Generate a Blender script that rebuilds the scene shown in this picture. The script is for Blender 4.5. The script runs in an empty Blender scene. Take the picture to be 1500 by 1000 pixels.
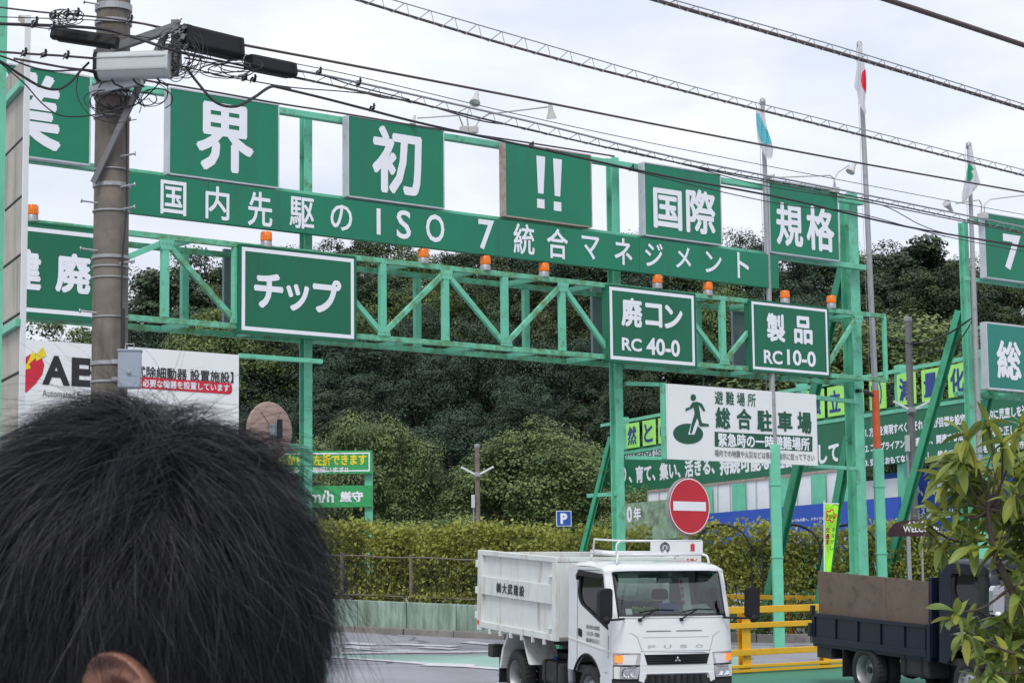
import bpy, math, random
import numpy as np
from mathutils import Vector, Matrix
from mathutils.geometry import tessellate_polygon
R = math.radians
sc = bpy.context.scene
COL = sc.collection
rnd = random.Random(7)

# ------------------------------------------------------------------ camera
F_PX, PITCH, ROLL, EYE = 3150.0, math.atan(380/3150), -0.0113, 1.6
cam = bpy.data.objects.new('camera', bpy.data.cameras.new('camera')); COL.objects.link(cam)
cam.data.sensor_width = 36; cam.data.lens = F_PX/1500*36
cam.data.clip_start = 0.05; cam.data.clip_end = 6000
CM = Matrix.Translation((0, 0, EYE)) @ Matrix.Rotation(math.pi/2+PITCH, 4, 'X') @ Matrix.Rotation(ROLL, 4, 'Z')
cam.matrix_world = CM
sc.camera = cam
cam.data.dof.use_dof = True; cam.data.dof.focus_distance = 34; cam.data.dof.aperture_fstop = 60

# ------------------------------------------------------------------ sky, sun, exposure
world = bpy.data.worlds.new('World'); sc.world = world; world.use_nodes = True
wn, wl = world.node_tree.nodes, world.node_tree.links
SUN_EL, SUN_AZ = R(52), R(192)          # azimuth clockwise from the view direction: high, behind the camera to the right
def build_sky():
    bg = wn['Background']; bg.inputs['Strength'].default_value = 0.1
    sky = wn.new('ShaderNodeTexSky'); sky.sky_type = 'NISHITA'; sky.sun_disc = False
    sky.sun_elevation = SUN_EL; sky.sun_rotation = SUN_AZ; sky.air_density = 1.2; sky.dust_density = 3.0
    tc = wn.new('ShaderNodeTexCoord')
    mp = wn.new('ShaderNodeMapping'); mp.inputs['Scale'].default_value = (1, 1, 2.6)
    wl.new(tc.outputs['Generated'], mp.inputs['Vector'])
    n1 = wn.new('ShaderNodeTexNoise'); n1.inputs['Scale'].default_value = 4.5; n1.inputs['Detail'].default_value = 7; n1.inputs['Roughness'].default_value = .52
    n2 = wn.new('ShaderNodeTexNoise'); n2.inputs['Scale'].default_value = 10; n2.inputs['Detail'].default_value = 8; n2.inputs['Roughness'].default_value = .5
    wl.new(mp.outputs[0], n1.inputs['Vector']); wl.new(mp.outputs[0], n2.inputs['Vector'])
    cr = wn.new('ShaderNodeValToRGB')
    cr.color_ramp.elements[0].position = .36; cr.color_ramp.elements[0].color = (7.9, 8.5, 9.8, 1)
    cr.color_ramp.elements[1].position = .66; cr.color_ramp.elements[1].color = (9.8, 10.0, 10.8, 1)
    wl.new(n2.outputs['Fac'], cr.inputs['Fac'])
    mr = wn.new('ShaderNodeMapRange'); mr.inputs['From Min'].default_value = .40; mr.inputs['From Max'].default_value = .62
    mr.inputs['To Min'].default_value = .8; mr.inputs['To Max'].default_value = 1.0
    wl.new(n1.outputs['Fac'], mr.inputs['Value'])
    mx = wn.new('ShaderNodeMix'); mx.data_type = 'RGBA'
    wl.new(mr.outputs[0], mx.inputs['Factor']); wl.new(sky.outputs[0], mx.inputs['A']); wl.new(cr.outputs[0], mx.inputs['B'])
    wl.new(mx.outputs['Result'], bg.inputs['Color'])
build_sky()
sun = bpy.data.objects.new('sun', bpy.data.lights.new('sun', 'SUN')); COL.objects.link(sun)
sun.data.energy = 1.9; sun.data.angle = R(18); sun.data.color = (1, .975, .94)
sdir = Vector((math.sin(SUN_AZ)*math.cos(SUN_EL), math.cos(SUN_AZ)*math.cos(SUN_EL), math.sin(SUN_EL)))
sun.rotation_euler = sdir.to_track_quat('Z', 'Y').to_euler()
sun.location = (0, -20, 40)
sc.view_settings.view_transform = 'Standard'; sc.view_settings.look = 'None'
sc.view_settings.gamma = 1; sc.view_settings.use_curve_mapping = False; sc.view_settings.exposure = 0.08
sc.render.engine = 'CYCLES'
sc.cycles.max_bounces = 6; sc.cycles.diffuse_bounces = 3; sc.cycles.transparent_max_bounces = 12

# ------------------------------------------------------------------ measuring helpers
CR3 = CM.to_3x3(); EYEV = Vector((0, 0, EYE))
def ray(px, py): return CR3 @ Vector(((px-750)/F_PX, (500-py)/F_PX, -1))
def W(px, py, Y):
    d = ray(px, py); return EYEV + d*(Y/d.y)
class Frame:
    """a vertical reference plane: local x along it, local y away from the viewer, z up"""
    def __init__(s, P, ux, uy, up_back):
        s.P = Vector((P[0], P[1], 0)); s.u = Vector((ux, uy, 0)).normalized(); s.n = Vector((up_back[0], up_back[1], 0)).normalized()
        s.rz = math.atan2(s.u.y, s.u.x)
    def hit(s, px, py, off=0):
        d = ray(px, py); t = ((s.P + s.n*off - EYEV).dot(s.n))/d.dot(s.n); q = EYEV + d*t
        return (q-s.P).dot(s.u), q.z
    def world(s, a, off, z): return s.P + s.u*a + s.n*off + Vector((0, 0, z))
GF = Frame((6.48, 41.0), .777, .629, (-.629, .777))            # the gantry's plane
BF = Frame((9.5, 60.0), .39, -.92, (.92, .39))                 # the long banners behind
def ss(a, b, x):
    t = min(1, max(0, (x-a)/(b-a))); return t*t*(3-2*t)
def terrain(x, y):
    d = y*.93 - x*.37
    z = .061*max(0, min(d, 47)-24.7)
    if d > 47: z += .02*min(d-47, 40)
    hz = np.interp(y, [80, 95, 108, 122, 135, 150, 200, 400, 3000], [0, 1.2, 4, 7.4, 10.4, 13.0, 15, 15, 0])
    k = .62 + .38*ss(-26, -12, x)
    return z + float(hz)*k
def hit(px, py):
    d = ray(px, py); t = 5.0
    while t < 400:
        q = EYEV + d*t
        if q.z < terrain(q.x, q.y): return q
        t += .05
    return q

# ------------------------------------------------------------------ object helpers
def tagit(o, label=None, cat=None, group=None, kind=None):
    if label: o['label'] = label
    if cat: o['category'] = cat
    if group: o['group'] = group
    if kind: o['kind'] = kind
    return o
def thing(name, label, cat, loc=(0, 0, 0), rz=0, group=None):
    o = bpy.data.objects.new(name, None); COL.objects.link(o); o.empty_display_size = .2
    o.location = loc; o.rotation_euler = (0, 0, rz)
    return tagit(o, label, cat, group)
class MB:
    def __init__(s, org=(0, 0, 0)): s.v = []; s.f = []; s.o = Vector(org)
    def add(s, vs, fs):
        n = len(s.v); s.v += [tuple(v) for v in vs]; s.f += [tuple(i+n for i in f) for f in fs]; return s
    def box(s, c, d, m=None):
        x, y, z = d[0]/2, d[1]/2, d[2]/2
        vs = [Vector((a*x, b*y, e*z)) for a in (-1, 1) for b in (-1, 1) for e in (-1, 1)]
        if m is not None: vs = [m @ v for v in vs]
        c = Vector(c)
        return s.add([v+c for v in vs], [(0, 1, 3, 2), (4, 6, 7, 5), (0, 4, 5, 1), (2, 3, 7, 6), (0, 2, 6, 4), (1, 5, 7, 3)])
    def bb(s, x0, x1, y0, y1, z0, z1): return s.box(((x0+x1)/2, (y0+y1)/2, (z0+z1)/2), (abs(x1-x0), abs(y1-y0), abs(z1-z0)))
    def beam(s, p0, p1, w, h, up=(0, 0, 1)):
        p0, p1 = Vector(p0), Vector(p1); d = (p1-p0); L = d.length; d.normalize(); up = Vector(up)
        if abs(d.dot(up)) > .97: up = Vector((0, 1, 0))
        sd = d.cross(up).normalized(); u = sd.cross(d).normalized()
        m = Matrix((sd, d, u)).transposed()
        return s.box((p0+p1)/2, (w, L, h), m)
    def hbeam(s, p0, p1, w, h, t=.012, up=(0, 1, 0)):
        """two flanges (w wide, facing `up`) and a web"""
        p0, p1 = Vector(p0), Vector(p1); d = (p1-p0).normalized(); up = Vector(up)
        sd = d.cross(up).normalized(); u = sd.cross(d).normalized()
        for k in (-1, 1): s.beam(p0+u*k*(h/2-t/2), p1+u*k*(h/2-t/2), w, t, up)
        return s.beam(p0, p1, t, h-2*t-.001, up)
    def tube(s, pts, r, n=8, cap=True):
        pts = [Vector(p) for p in pts]; rs = r if isinstance(r, (list, tuple)) else [r]*len(pts)
        base = len(s.v); ref = None; N = len(pts)
        for i, p in enumerate(pts):
            d = (pts[min(i+1, N-1)]-pts[max(i-1, 0)])
            d = d.normalized() if d.length > 1e-9 else Vector((0, 0, 1))
            if ref is None: ref = Vector((0, 0, 1)) if abs(d.z) < .9 else Vector((1, 0, 0))
            a = d.cross(ref).normalized(); b = a.cross(d).normalized(); ref = b
            for k in range(n):
                t = 2*math.pi*k/n; s.v.append(tuple(p+(a*math.cos(t)+b*math.sin(t))*rs[i]))
        for i in range(N-1):
            for k in range(n):
                q = (k+1) % n; s.f.append((base+i*n+k, base+i*n+q, base+(i+1)*n+q, base+(i+1)*n+k))
        if cap:
            s.f.append(tuple(base+k for k in range(n))[::-1]); s.f.append(tuple(base+(N-1)*n+k for k in range(n)))
        return s
    def lathe(s, prof, c, ax=(0, 0, 1), n=20):
        ax = Vector(ax).normalized(); a = ax.cross(Vector((1, 0, 0)) if abs(ax.x) < .8 else Vector((0, 0, 1))).normalized(); b = ax.cross(a)
        c = Vector(c); base = len(s.v)
        for (r, h) in prof:
            for k in range(n):
                t = 2*math.pi*k/n; s.v.append(tuple(c+ax*h+(a*math.cos(t)+b*math.sin(t))*max(r, 1e-4)))
        for i in range(len(prof)-1):
            for k in range(n):
                q = (k+1) % n; s.f.append((base+i*n+k, base+i*n+q, base+(i+1)*n+q, base+(i+1)*n+k))
        return s
    def poly(s, outer, fn, t, holes=()):
        """2-D polygon with holes, mapped by fn(u, v, depth) and given thickness t"""
        loops = [[Vector((p[0], p[1], 0)) for p in l] for l in [outer]+list(holes)]
        tris = tessellate_polygon(loops); flat = [p for l in loops for p in l]; n = len(flat)
        vs = [fn(p.x, p.y, 0) for p in flat] + [fn(p.x, p.y, t) for p in flat]
        fs = [tuple(x) for x in tris] + [(c+n, b+n, a+n) for a, b, c in tris]
        k = 0
        for l in loops:
            m = len(l)
            for i in range(m):
                j = (i+1) % m; fs.append((k+i, k+j, k+j+n, k+i+n))
            k += m
        return s.add(vs, fs)
    def build(s, name, mt, parent=None, smooth=False, bevel=0, label=None):
        me = bpy.data.meshes.new(name)
        o = s.o; me.from_pydata([(v[0]-o.x, v[1]-o.y, v[2]-o.z) for v in s.v], [], s.f)
        import bmesh
        bm = bmesh.new(); bm.from_mesh(me)
        lv = [v for v in bm.verts if not v.link_faces]
        if lv: bmesh.ops.delete(bm, geom=lv, context='VERTS')
        bmesh.ops.recalc_face_normals(bm, faces=bm.faces); bm.to_mesh(me); bm.free()
        if smooth:
            for p in me.polygons: p.use_smooth = True
            if smooth == 'auto': me.set_sharp_from_angle(angle=R(40))
        me.materials.append(mt); ob = bpy.data.objects.new(name, me); COL.objects.link(ob)
        if parent is not None: ob.parent = parent
        if bevel:
            b = ob.modifiers.new('bevel', 'BEVEL'); b.width = bevel; b.segments = 2; b.limit_method = 'ANGLE'
        if label: ob['label'] = label
        return ob
def rounded(pts, r, n=4):
    out = []; N = len(pts)
    for i, p in enumerate(pts):
        rr = r[i] if isinstance(r, (list, tuple)) else r
        p = Vector((p[0], p[1])); a = Vector(pts[i-1][:2]); b = Vector(pts[(i+1) % N][:2])
        if rr <= 0: out.append((p.x, p.y)); continue
        da, db = (a-p), (b-p); k = min(rr, da.length*.45, db.length*.45)
        A = p+da.normalized()*k; B = p+db.normalized()*k
        for j in range(n+1):
            t = j/n; q = A*(1-t)**2+p*2*t*(1-t)+B*t*t; out.append((q.x, q.y))
    return out
def npmesh(name, V, Fq, mt, parent=None, smooth=False, uvfac=None):
    me = bpy.data.meshes.new(name); nv, nf, k = len(V), len(Fq), Fq.shape[1]
    me.vertices.add(nv); me.vertices.foreach_set('co', V.astype(np.float32).ravel())
    me.loops.add(nf*k); me.loops.foreach_set('vertex_index', Fq.astype(np.int32).ravel())
    me.polygons.add(nf); me.polygons.foreach_set('loop_start', np.arange(0, nf*k, k, dtype=np.int32))
    if smooth: me.polygons.foreach_set('use_smooth', np.ones(nf, dtype=bool))
    if uvfac is not None:
        at = me.attributes.new('tint', 'FLOAT', 'POINT'); at.data.foreach_set('value', uvfac.astype(np.float32))
    me.update(calc_edges=True); me.materials.append(mt)
    ob = bpy.data.objects.new(name, me); COL.objects.link(ob)
    if parent is not None: ob.parent = parent
    return ob

# ------------------------------------------------------------------ materials
def new_mat(name):
    m = bpy.data.materials.new(name); m.use_nodes = True
    return m, m.node_tree.nodes, m.node_tree.links, m.node_tree.nodes['Principled BSDF']
def noise(n, l, vec, scale, detail=4, rough=.55, dist=0):
    t = n.new('ShaderNodeTexNoise'); t.inputs['Scale'].default_value = scale; t.inputs['Detail'].default_value = detail
    t.inputs['Roughness'].default_value = rough; t.inputs['Distortion'].default_value = dist
    l.new(vec, t.inputs['Vector']); return t.outputs['Fac']
def ramp(n, l, fac, a, b, ca=(0, 0, 0, 1), cb=(1, 1, 1, 1)):
    r = n.new('ShaderNodeValToRGB'); r.color_ramp.elements[0].position = a; r.color_ramp.elements[1].position = b
    r.color_ramp.elements[0].color = ca; r.color_ramp.elements[1].color = cb; l.new(fac, r.inputs['Fac']); return r.outputs['Color']
def mixc(n, l, fac, a, b):
    m = n.new('ShaderNodeMix'); m.data_type = 'RGBA'
    if isinstance(fac, (int, float)): m.inputs['Factor'].default_value = fac
    else: l.new(fac, m.inputs['Factor'])
    for k, c in (('A', a), ('B', b)):
        if isinstance(c, tuple): m.inputs[k].default_value = c if len(c) == 4 else (*c, 1)
        else: l.new(c, m.inputs[k])
    return m.outputs['Result']
def paint(name, c, rough=.5, metal=0, var=.12, vs=3, dirt=None, amt=.5, ds=6, streak=False, bump=.0, bs=60, spec=.5, coat=0, coord='Object'):
    """base colour with broad mottling, and patchy dirt, moss or rust on top"""
    m, n, l, b = new_mat(name)
    tc = n.new('ShaderNodeTexCoord').outputs[coord]
    if coord == 'Object':
        oi = n.new('ShaderNodeObjectInfo'); ad = n.new('ShaderNodeVectorMath'); ad.operation = 'ADD'
        sc_ = n.new('ShaderNodeMath'); sc_.operation = 'MULTIPLY'; sc_.inputs[1].default_value = 37; l.new(oi.outputs['Random'], sc_.inputs[0])
        l.new(tc, ad.inputs[0]); l.new(sc_.outputs[0], ad.inputs[1]); tc = ad.outputs[0]
    f = ramp(n, l, noise(n, l, tc, vs, 6, .6), .3, .7)
    out = mixc(n, l, f, tuple(x*(1-var) for x in c), tuple(min(1, x*(1+var)) for x in c))
    if dirt:
        v = tc
        if streak:
            mp = n.new('ShaderNodeMapping'); mp.inputs['Scale'].default_value = (1, 1, .12); l.new(tc, mp.inputs['Vector']); v = mp.outputs[0]
        g = noise(n, l, v, ds, 8, .68)
        fac = ramp(n, l, g, .62-amt*.25, .78-amt*.1)
        out = mixc(n, l, fac, out, dirt)
    l.new(out, b.inputs['Base Color'])
    b.inputs['Roughness'].default_value = rough; b.inputs['Metallic'].default_value = metal
    b.inputs['Specular IOR Level'].default_value = spec; b.inputs['Coat Weight'].default_value = coat
    if bump:
        bp = n.new('ShaderNodeBump'); bp.inputs['Strength'].default_value = bump; bp.inputs['Distance'].default_value = .01
        l.new(noise(n, l, tc, bs, 5), bp.inputs['Height']); l.new(bp.outputs[0], b.inputs['Normal'])
    return m
def glass(name, tint=(.75, .85, .82), rough=.02):
    m, n, l, b = new_mat(name); n.remove(b); out = n['Material Output']
    g = n.new('ShaderNodeBsdfGlossy'); g.inputs['Roughness'].default_value = rough
    t = n.new('ShaderNodeBsdfTransparent'); t.inputs['Color'].default_value = (*tint, 1)
    fr = n.new('ShaderNodeFresnel'); fr.inputs['IOR'].default_value = 1.55
    mr = n.new('ShaderNodeMath'); mr.operation = 'MULTIPLY_ADD'; mr.inputs[1].default_value = 1.3; mr.inputs[2].default_value = .05; mr.use_clamp = True
    l.new(fr.outputs[0], mr.inputs[0]); mx = n.new('ShaderNodeMixShader'); l.new(mr.outputs[0], mx.inputs[0])
    l.new(t.outputs[0], mx.inputs[1]); l.new(g.outputs[0], mx.inputs[2]); l.new(mx.outputs[0], out.inputs[0]); return m
def leafmat(name, c1, c2, trans=.14, rough=.5):
    m, n, l, b = new_mat(name); out = n['Material Output']
    oi = n.new('ShaderNodeObjectInfo'); at = n.new('ShaderNodeAttribute'); at.attribute_name = 'tint'
    tc = n.new('ShaderNodeTexCoord').outputs['Object']
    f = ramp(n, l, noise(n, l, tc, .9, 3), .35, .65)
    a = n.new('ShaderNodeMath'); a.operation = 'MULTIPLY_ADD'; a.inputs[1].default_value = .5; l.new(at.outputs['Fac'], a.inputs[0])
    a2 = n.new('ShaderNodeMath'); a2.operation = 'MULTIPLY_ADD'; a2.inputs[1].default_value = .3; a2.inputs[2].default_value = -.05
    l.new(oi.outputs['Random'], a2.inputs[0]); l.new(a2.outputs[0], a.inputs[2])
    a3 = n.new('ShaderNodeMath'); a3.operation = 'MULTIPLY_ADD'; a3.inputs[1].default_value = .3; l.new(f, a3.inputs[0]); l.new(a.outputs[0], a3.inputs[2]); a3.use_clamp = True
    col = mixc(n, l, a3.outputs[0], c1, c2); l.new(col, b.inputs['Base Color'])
    b.inputs['Roughness'].default_value = rough; b.inputs['Specular IOR Level'].default_value = .3
    tr = n.new('ShaderNodeBsdfTranslucent'); l.new(col, tr.inputs['Color']); mx = n.new('ShaderNodeMixShader'); mx.inputs[0].default_value = trans
    l.new(b.outputs[0], mx.inputs[1]); l.new(tr.outputs[0], mx.inputs[2]); l.new(mx.outputs[0], out.inputs[0]); return m
M = {}
MOSS = (.10, .16, .03)
M['mint'] = paint('mint_steel_paint', (.14, .51, .34), .45, var=.12, dirt=(.075, .14, .03), amt=.3, ds=5, bump=.1)
M['mintclean'] = paint('mint_steel_paint_clean', (.14, .51, .34), .45, var=.12, dirt=(.10, .2, .09), amt=-.1, ds=5, bump=.1)
M['mintmoss'] = paint('mint_steel_mossy', (.14, .51, .34), .5, var=.15, dirt=(.085, .14, .018), amt=.85, ds=5, bump=.15)
M['sgreen'] = paint('sign_green', (.002, .185, .095), .5, var=.10, vs=.8, dirt=(.02, .13, .08), amt=.35, ds=2.2, streak=True)
M['sgreen2'] = paint('sign_green_deep', (.0, .135, .065), .5, var=.08, vs=.8, dirt=(.012, .10, .06), amt=.3, ds=3, streak=True)
M['steal'] = paint('sign_teal', (.004, .21, .16), .35, var=.08, vs=.8)
M['white'] = paint('sign_white', (.80, .82, .86), .45, var=.03, vs=2)
M['swhite'] = paint('panel_white', (.78, .80, .80), .45, var=.03, vs=1, dirt=(.6, .62, .6), amt=.0, streak=True)
M['alu'] = paint('aluminium_edge', (.5, .53, .56), .4, .3, dirt=(.28, .24, .2), amt=.15)
M['rustedge'] = paint('rusty_edge', (.36, .30, .27), .7, 0, dirt=(.22, .11, .06), amt=.6)
M['back'] = paint('sign_back_grey', (.22, .27, .30), .6, dirt=(.15, .18, .2), amt=.3)
M['galv'] = paint('galvanised_steel', (.36, .37, .38), .5, .5, dirt=(.2, .19, .18), amt=.3)
M['pole'] = paint('concrete_pole', (.165, .145, .12), .85, var=.22, vs=5, dirt=(.075, .062, .05), amt=.6, ds=6, streak=True, bump=.35, bs=90)
M['cable'] = paint('black_cable', (.025, .024, .026), .6, var=.2)
M['cableb'] = paint('brown_cable', (.075, .055, .05), .6, var=.3, vs=9)
M['blackp'] = paint('black_plastic', (.012, .013, .015), .6, var=.25, spec=.3)
M['greybox'] = paint('grey_plastic', (.46, .49, .49), .5, var=.05, dirt=(.3, .31, .3), amt=.1)
M['greyblue'] = paint('blue_grey_box', (.27, .32, .38), .5, var=.05)
M['galvdark'] = paint('dull_grey_steel', (.16, .165, .17), .6, .2, dirt=(.09, .085, .08), amt=.4)
M['poster'] = paint('faded_green_poster', (.20, .30, .20), .6, var=.5, vs=3, dirt=(.4, .45, .38), amt=.4)
M['porc'] = paint('lamp_housing', (.5, .5, .47), .5, dirt=(.3, .28, .24), amt=.2)
M['amber'] = paint('amber_dome', (.80, .19, .008), .3, var=.2, vs=14)
M['txt'] = M['white']
M['mintdark'] = paint('darker_green_paint', (.05, .34, .19), .5, var=.12, dirt=(.05, .14, .04), amt=.3, ds=5, bump=.1)  # deeper green than the mint steel, used on the back stays
M['black'] = paint('black_ink', (.015, .015, .017), .5)
M['inkgreen'] = paint('green_ink', (.004, .085, .045), .5)
M['red'] = paint('sign_red', (.52, .012, .03), .4, var=.08)
M['redink'] = paint('red_ink', (.58, .012, .035), .45)
M['yellowink'] = paint('yellow_ink', (.78, .66, .02), .45)
M['greyink'] = paint('grey_ink', (.2, .2, .21), .5)
M['blueink'] = paint('blue_ink', (.015, .05, .22), .5)
M['asphalt'] = paint('asphalt', (.28, .28, .31), .9, var=.12, vs=.5, dirt=(.22, .22, .24), amt=.35, ds=2.5, bump=.35, bs=120)
def crack(m):
    n, l = m.node_tree.nodes, m.node_tree.links; b = n['Principled BSDF']; src = b.inputs['Base Color'].links[0].from_socket
    tc = n.new('ShaderNodeTexCoord').outputs['Object']; nz = n.new('ShaderNodeTexNoise'); nz.inputs['Scale'].default_value = 1.2; nz.inputs['Detail'].default_value = 6; l.new(tc, nz.inputs['Vector'])
    mx = n.new('ShaderNodeMix'); mx.data_type = 'VECTOR'; mx.inputs['Factor'].default_value = .35; l.new(tc, mx.inputs['A']); l.new(nz.outputs['Color'], mx.inputs['B'])
    v = n.new('ShaderNodeTexVoronoi'); v.feature = 'DISTANCE_TO_EDGE'; v.inputs['Scale'].default_value = .45; l.new(mx.outputs['Result'], v.inputs['Vector'])
    f = ramp(n, l, v.outputs['Distance'], .004, .012, (1, 1, 1, 1), (0, 0, 0, 1)); c = mixc(n, l, f, src, (.12, .12, .125))
    f2 = ramp(n, l, noise(n, l, tc, .35, 5, .6, .6), .5, .72); c = mixc(n, l, f2, c, mixc(n, l, .5, src, (.12, .12, .13))); l.new(c, b.inputs['Base Color'])
crack(M['asphalt'])
M['roadgreen'] = paint('green_road_paint', (.26, .42, .36), .85, var=.12, vs=.8, dirt=(.3, .36, .35), amt=.35, ds=5, bump=.3, bs=120)
M['roadgreen2'] = paint('green_lot_paint', (.045, .20, .135), .8, var=.15, vs=.6, dirt=(.1, .17, .14), amt=.2, ds=5, bump=.3, bs=120)
M['roadwhite'] = paint('worn_white_line', (.58, .58, .61), .85, var=.06, dirt=(.32, .33, .35), amt=.62, ds=5)
M['soil'] = paint('hill_undergrowth', (.022, .035, .012), .95, var=.4, vs=.4, bump=.5, bs=3)
M['concgreen'] = paint('green_concrete', (.30, .41, .35), .85, var=.15, vs=1.5, dirt=(.10, .14, .09), amt=.95, ds=7, streak=True, bump=.3)
M['kerb'] = paint('kerb_stone', (.22, .205, .19), .9, var=.2, vs=2, dirt=(.09, .08, .07), amt=.4, bump=.3)
M['yellow'] = paint('yellow_guard_paint', (.78, .42, .012), .45, var=.07, dirt=(.32, .17, .03), amt=.12, ds=7)
M['wood'] = paint('weathered_wood', (.16, .135, .11), .9, var=.25, vs=8)
M['bark'] = paint('bark', (.06, .048, .036), .95, var=.3, vs=6, bump=.4, bs=20)
M['tlight'] = paint('tube_light_housing', (.62, .66, .66), .4)
M['leaf_dark'] = leafmat('foliage_dark', (.013, .030, .017), (.095, .14, .07))
M['leaf_olive'] = leafmat('foliage_olive', (.018, .036, .015), (.13, .165, .065))
M['leaf_round'] = leafmat('foliage_round', (.045, .085, .028), (.24, .31, .115))
M['leaf_cool'] = leafmat('foliage_cool', (.010, .026, .017), (.075, .125, .075))
M['leaf_mid'] = leafmat('foliage_mid', (.025, .055, .018), (.21, .29, .085))
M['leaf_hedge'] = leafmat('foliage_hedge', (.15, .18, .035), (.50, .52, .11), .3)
M['leaf_low'] = leafmat('foliage_low', (.07, .12, .03), (.16, .22, .07), .3)
M['truckwhite'] = paint('white_vehicle_paint', (.70, .72, .725), .25, var=.03, coat=.6, dirt=(.60, .60, .57), amt=.05, ds=4, streak=True)
M['bedwhite'] = paint('white_bed_paint', (.64, .68, .655), .45, var=.06, dirt=(.38, .31, .24), amt=.36, ds=6, streak=True)
M['beddirt'] = paint('bed_inside_rust', (.33, .29, .26), .85, var=.15, dirt=(.16, .10, .07), amt=.5)
M['navy'] = paint('navy_vehicle_paint', (.004, .008, .022), .42, var=.2, coat=.15, spec=.3, dirt=(.02, .022, .03), amt=.0)
M['tyre'] = paint('tyre_rubber', (.022, .022, .023), .85, var=.2, dirt=(.06, .055, .05), amt=.3)
M['rim'] = paint('wheel_steel', (.30, .31, .32), .45, .5, dirt=(.2, .19, .18), amt=.3)
M['chassis'] = paint('chassis_black', (.02, .021, .023), .7, var=.3, dirt=(.06, .055, .05), amt=.3)
M['chrome'] = paint('chrome', (.8, .81, .82), .08, 1.0, var=.02)
M['glassm'] = glass('window_glass')
M['lens'] = paint('lamp_lens', (.45, .45, .47), .12, .4, var=.25, vs=30, coat=1)
M['lensgrey'] = paint('indicator_lens', (.42, .38, .38), .15, .2, var=.1, coat=1)
M['seat'] = paint('seat_cloth', (.05, .052, .058), .9)
M['dash'] = paint('dashboard', (.04, .042, .046), .7)
M['glove'] = paint('green_work_glove', (.25, .5, .06), .8)
M['paper'] = paint('paper', (.62, .66, .64), .7)
M['cardbox'] = paint('tissue_box_blue', (.08, .10, .3), .6)
M['board'] = paint('brown_coated_board', (.155, .115, .085), .75, var=.14, vs=2.5, dirt=(.07, .048, .035), amt=.32, ds=6)
M['bgreen'] = paint('banner_green', (.012, .14, .07), .6, var=.08, vs=.7)
M['bblue'] = paint('banner_blue', (.02, .08, .42), .6, var=.06)
M['lime'] = paint('lime_tile', (.36, .80, .16), .5, var=.05)
M['fencewhite'] = paint('white_metal_fence', (.78, .80, .82), .6, var=.05, dirt=(.35, .28, .22), amt=.08)
M['nobori'] = paint('neon_banner_cloth', (.42, .95, .05), .7, var=.04)
M['maroon'] = paint('maroon_board', (.045, .012, .018), .5)
M['orange'] = paint('orange_wrap', (.60, .11, .035), .6, var=.15)
M['flagwhite'] = leafmat('flag_cloth', (.78, .78, .82), (.8, .8, .84), .45, .8)
M['flagteal'] = paint('flag_teal', (.12, .5, .58), .8)
M['flaggreen'] = paint('flag_green', (.02, .35, .16), .8)
M['flagred'] = paint('flag_red', (.72, .02, .045), .8)
M['mirrorback'] = paint('mirror_back_pink', (.33, .235, .195), .55, var=.08, dirt=(.25, .16, .14), amt=.2)
M['beige'] = paint('beige_panel', (.42, .40, .35), .8, var=.12, vs=2.5, dirt=(.2, .19, .17), amt=.5, ds=3, streak=True)
M['signgreenflat'] = paint('entry_sign_green', (.03, .33, .10), .5, var=.05)
M['signblue'] = paint('parking_blue', (.015, .09, .42), .5)
M['tile_dark'] = paint('dark_gap', (.02, .03, .03), .8)

def indicator_mat(name, c, e):
    m, n, l, b = new_mat(name); b.inputs['Base Color'].default_value = (*c, 1); b.inputs['Emission Color'].default_value = (*c, 1)
    b.inputs['Emission Strength'].default_value = e; b.inputs['Roughness'].default_value = .2; return m
M['indic'] = indicator_mat('lit_indicator', (1, .22, .02), .9)

# ------------------------------------------------------------------ lettering
_tc = {}
def glyph(text, weight=0.0, res=3):
    k = (text, weight)
    if k in _tc: return _tc[k]
    cu = bpy.data.curves.new('t', 'FONT'); cu.body = text; cu.size = 1; cu.offset = weight; cu.resolution_u = res; cu.fill_mode = 'FRONT'
    ob = bpy.data.objects.new('t', cu); me = ob.to_mesh()
    V = [(v.co.x, v.co.y) for v in me.vertices]; Fc = [tuple(p.vertices) for p in me.polygons]
    ob.to_mesh_clear(); bpy.data.objects.remove(ob); bpy.data.curves.remove(cu)
    xs = [v[0] for v in V] or [0]; ys = [v[1] for v in V] or [0]
    x0, x1, y0, y1 = min(xs), max(xs), min(ys), max(ys)
    V = [((x-x0)/max(x1-x0, 1e-5), (y-y0)/max(y1-y0, 1e-5)) for x, y in V]
    _tc[k] = (V, Fc); return _tc[k]
def put_text(mb, text, fn, weight=.02):
    """fn(u, v, d) maps the lettering's unit box onto the surface; heavier strokes are built from shifted layers"""
    if text.isascii() and weight < .1:
        V, Fc = glyph(text, weight*.8); mb.add([fn(u, v, 0) for u, v in V], Fc); return
    V, Fc = glyph(text, 0.0); n = len(text.replace(' ', '')) + text.count(' ')
    w = weight; wx = w/n
    k = [(0, 0)]+[(math.cos(a*math.pi/3), math.sin(a*math.pi/3)) for a in range(6)]
    for i, (dx, dy) in enumerate(k):
        mb.add([fn((u+dx*wx+wx)/(1+2*wx), (v+dy*w+w)/(1+2*w), i*.0003) for u, v in V], Fc)
def vflat(ob):
    return ob
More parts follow.
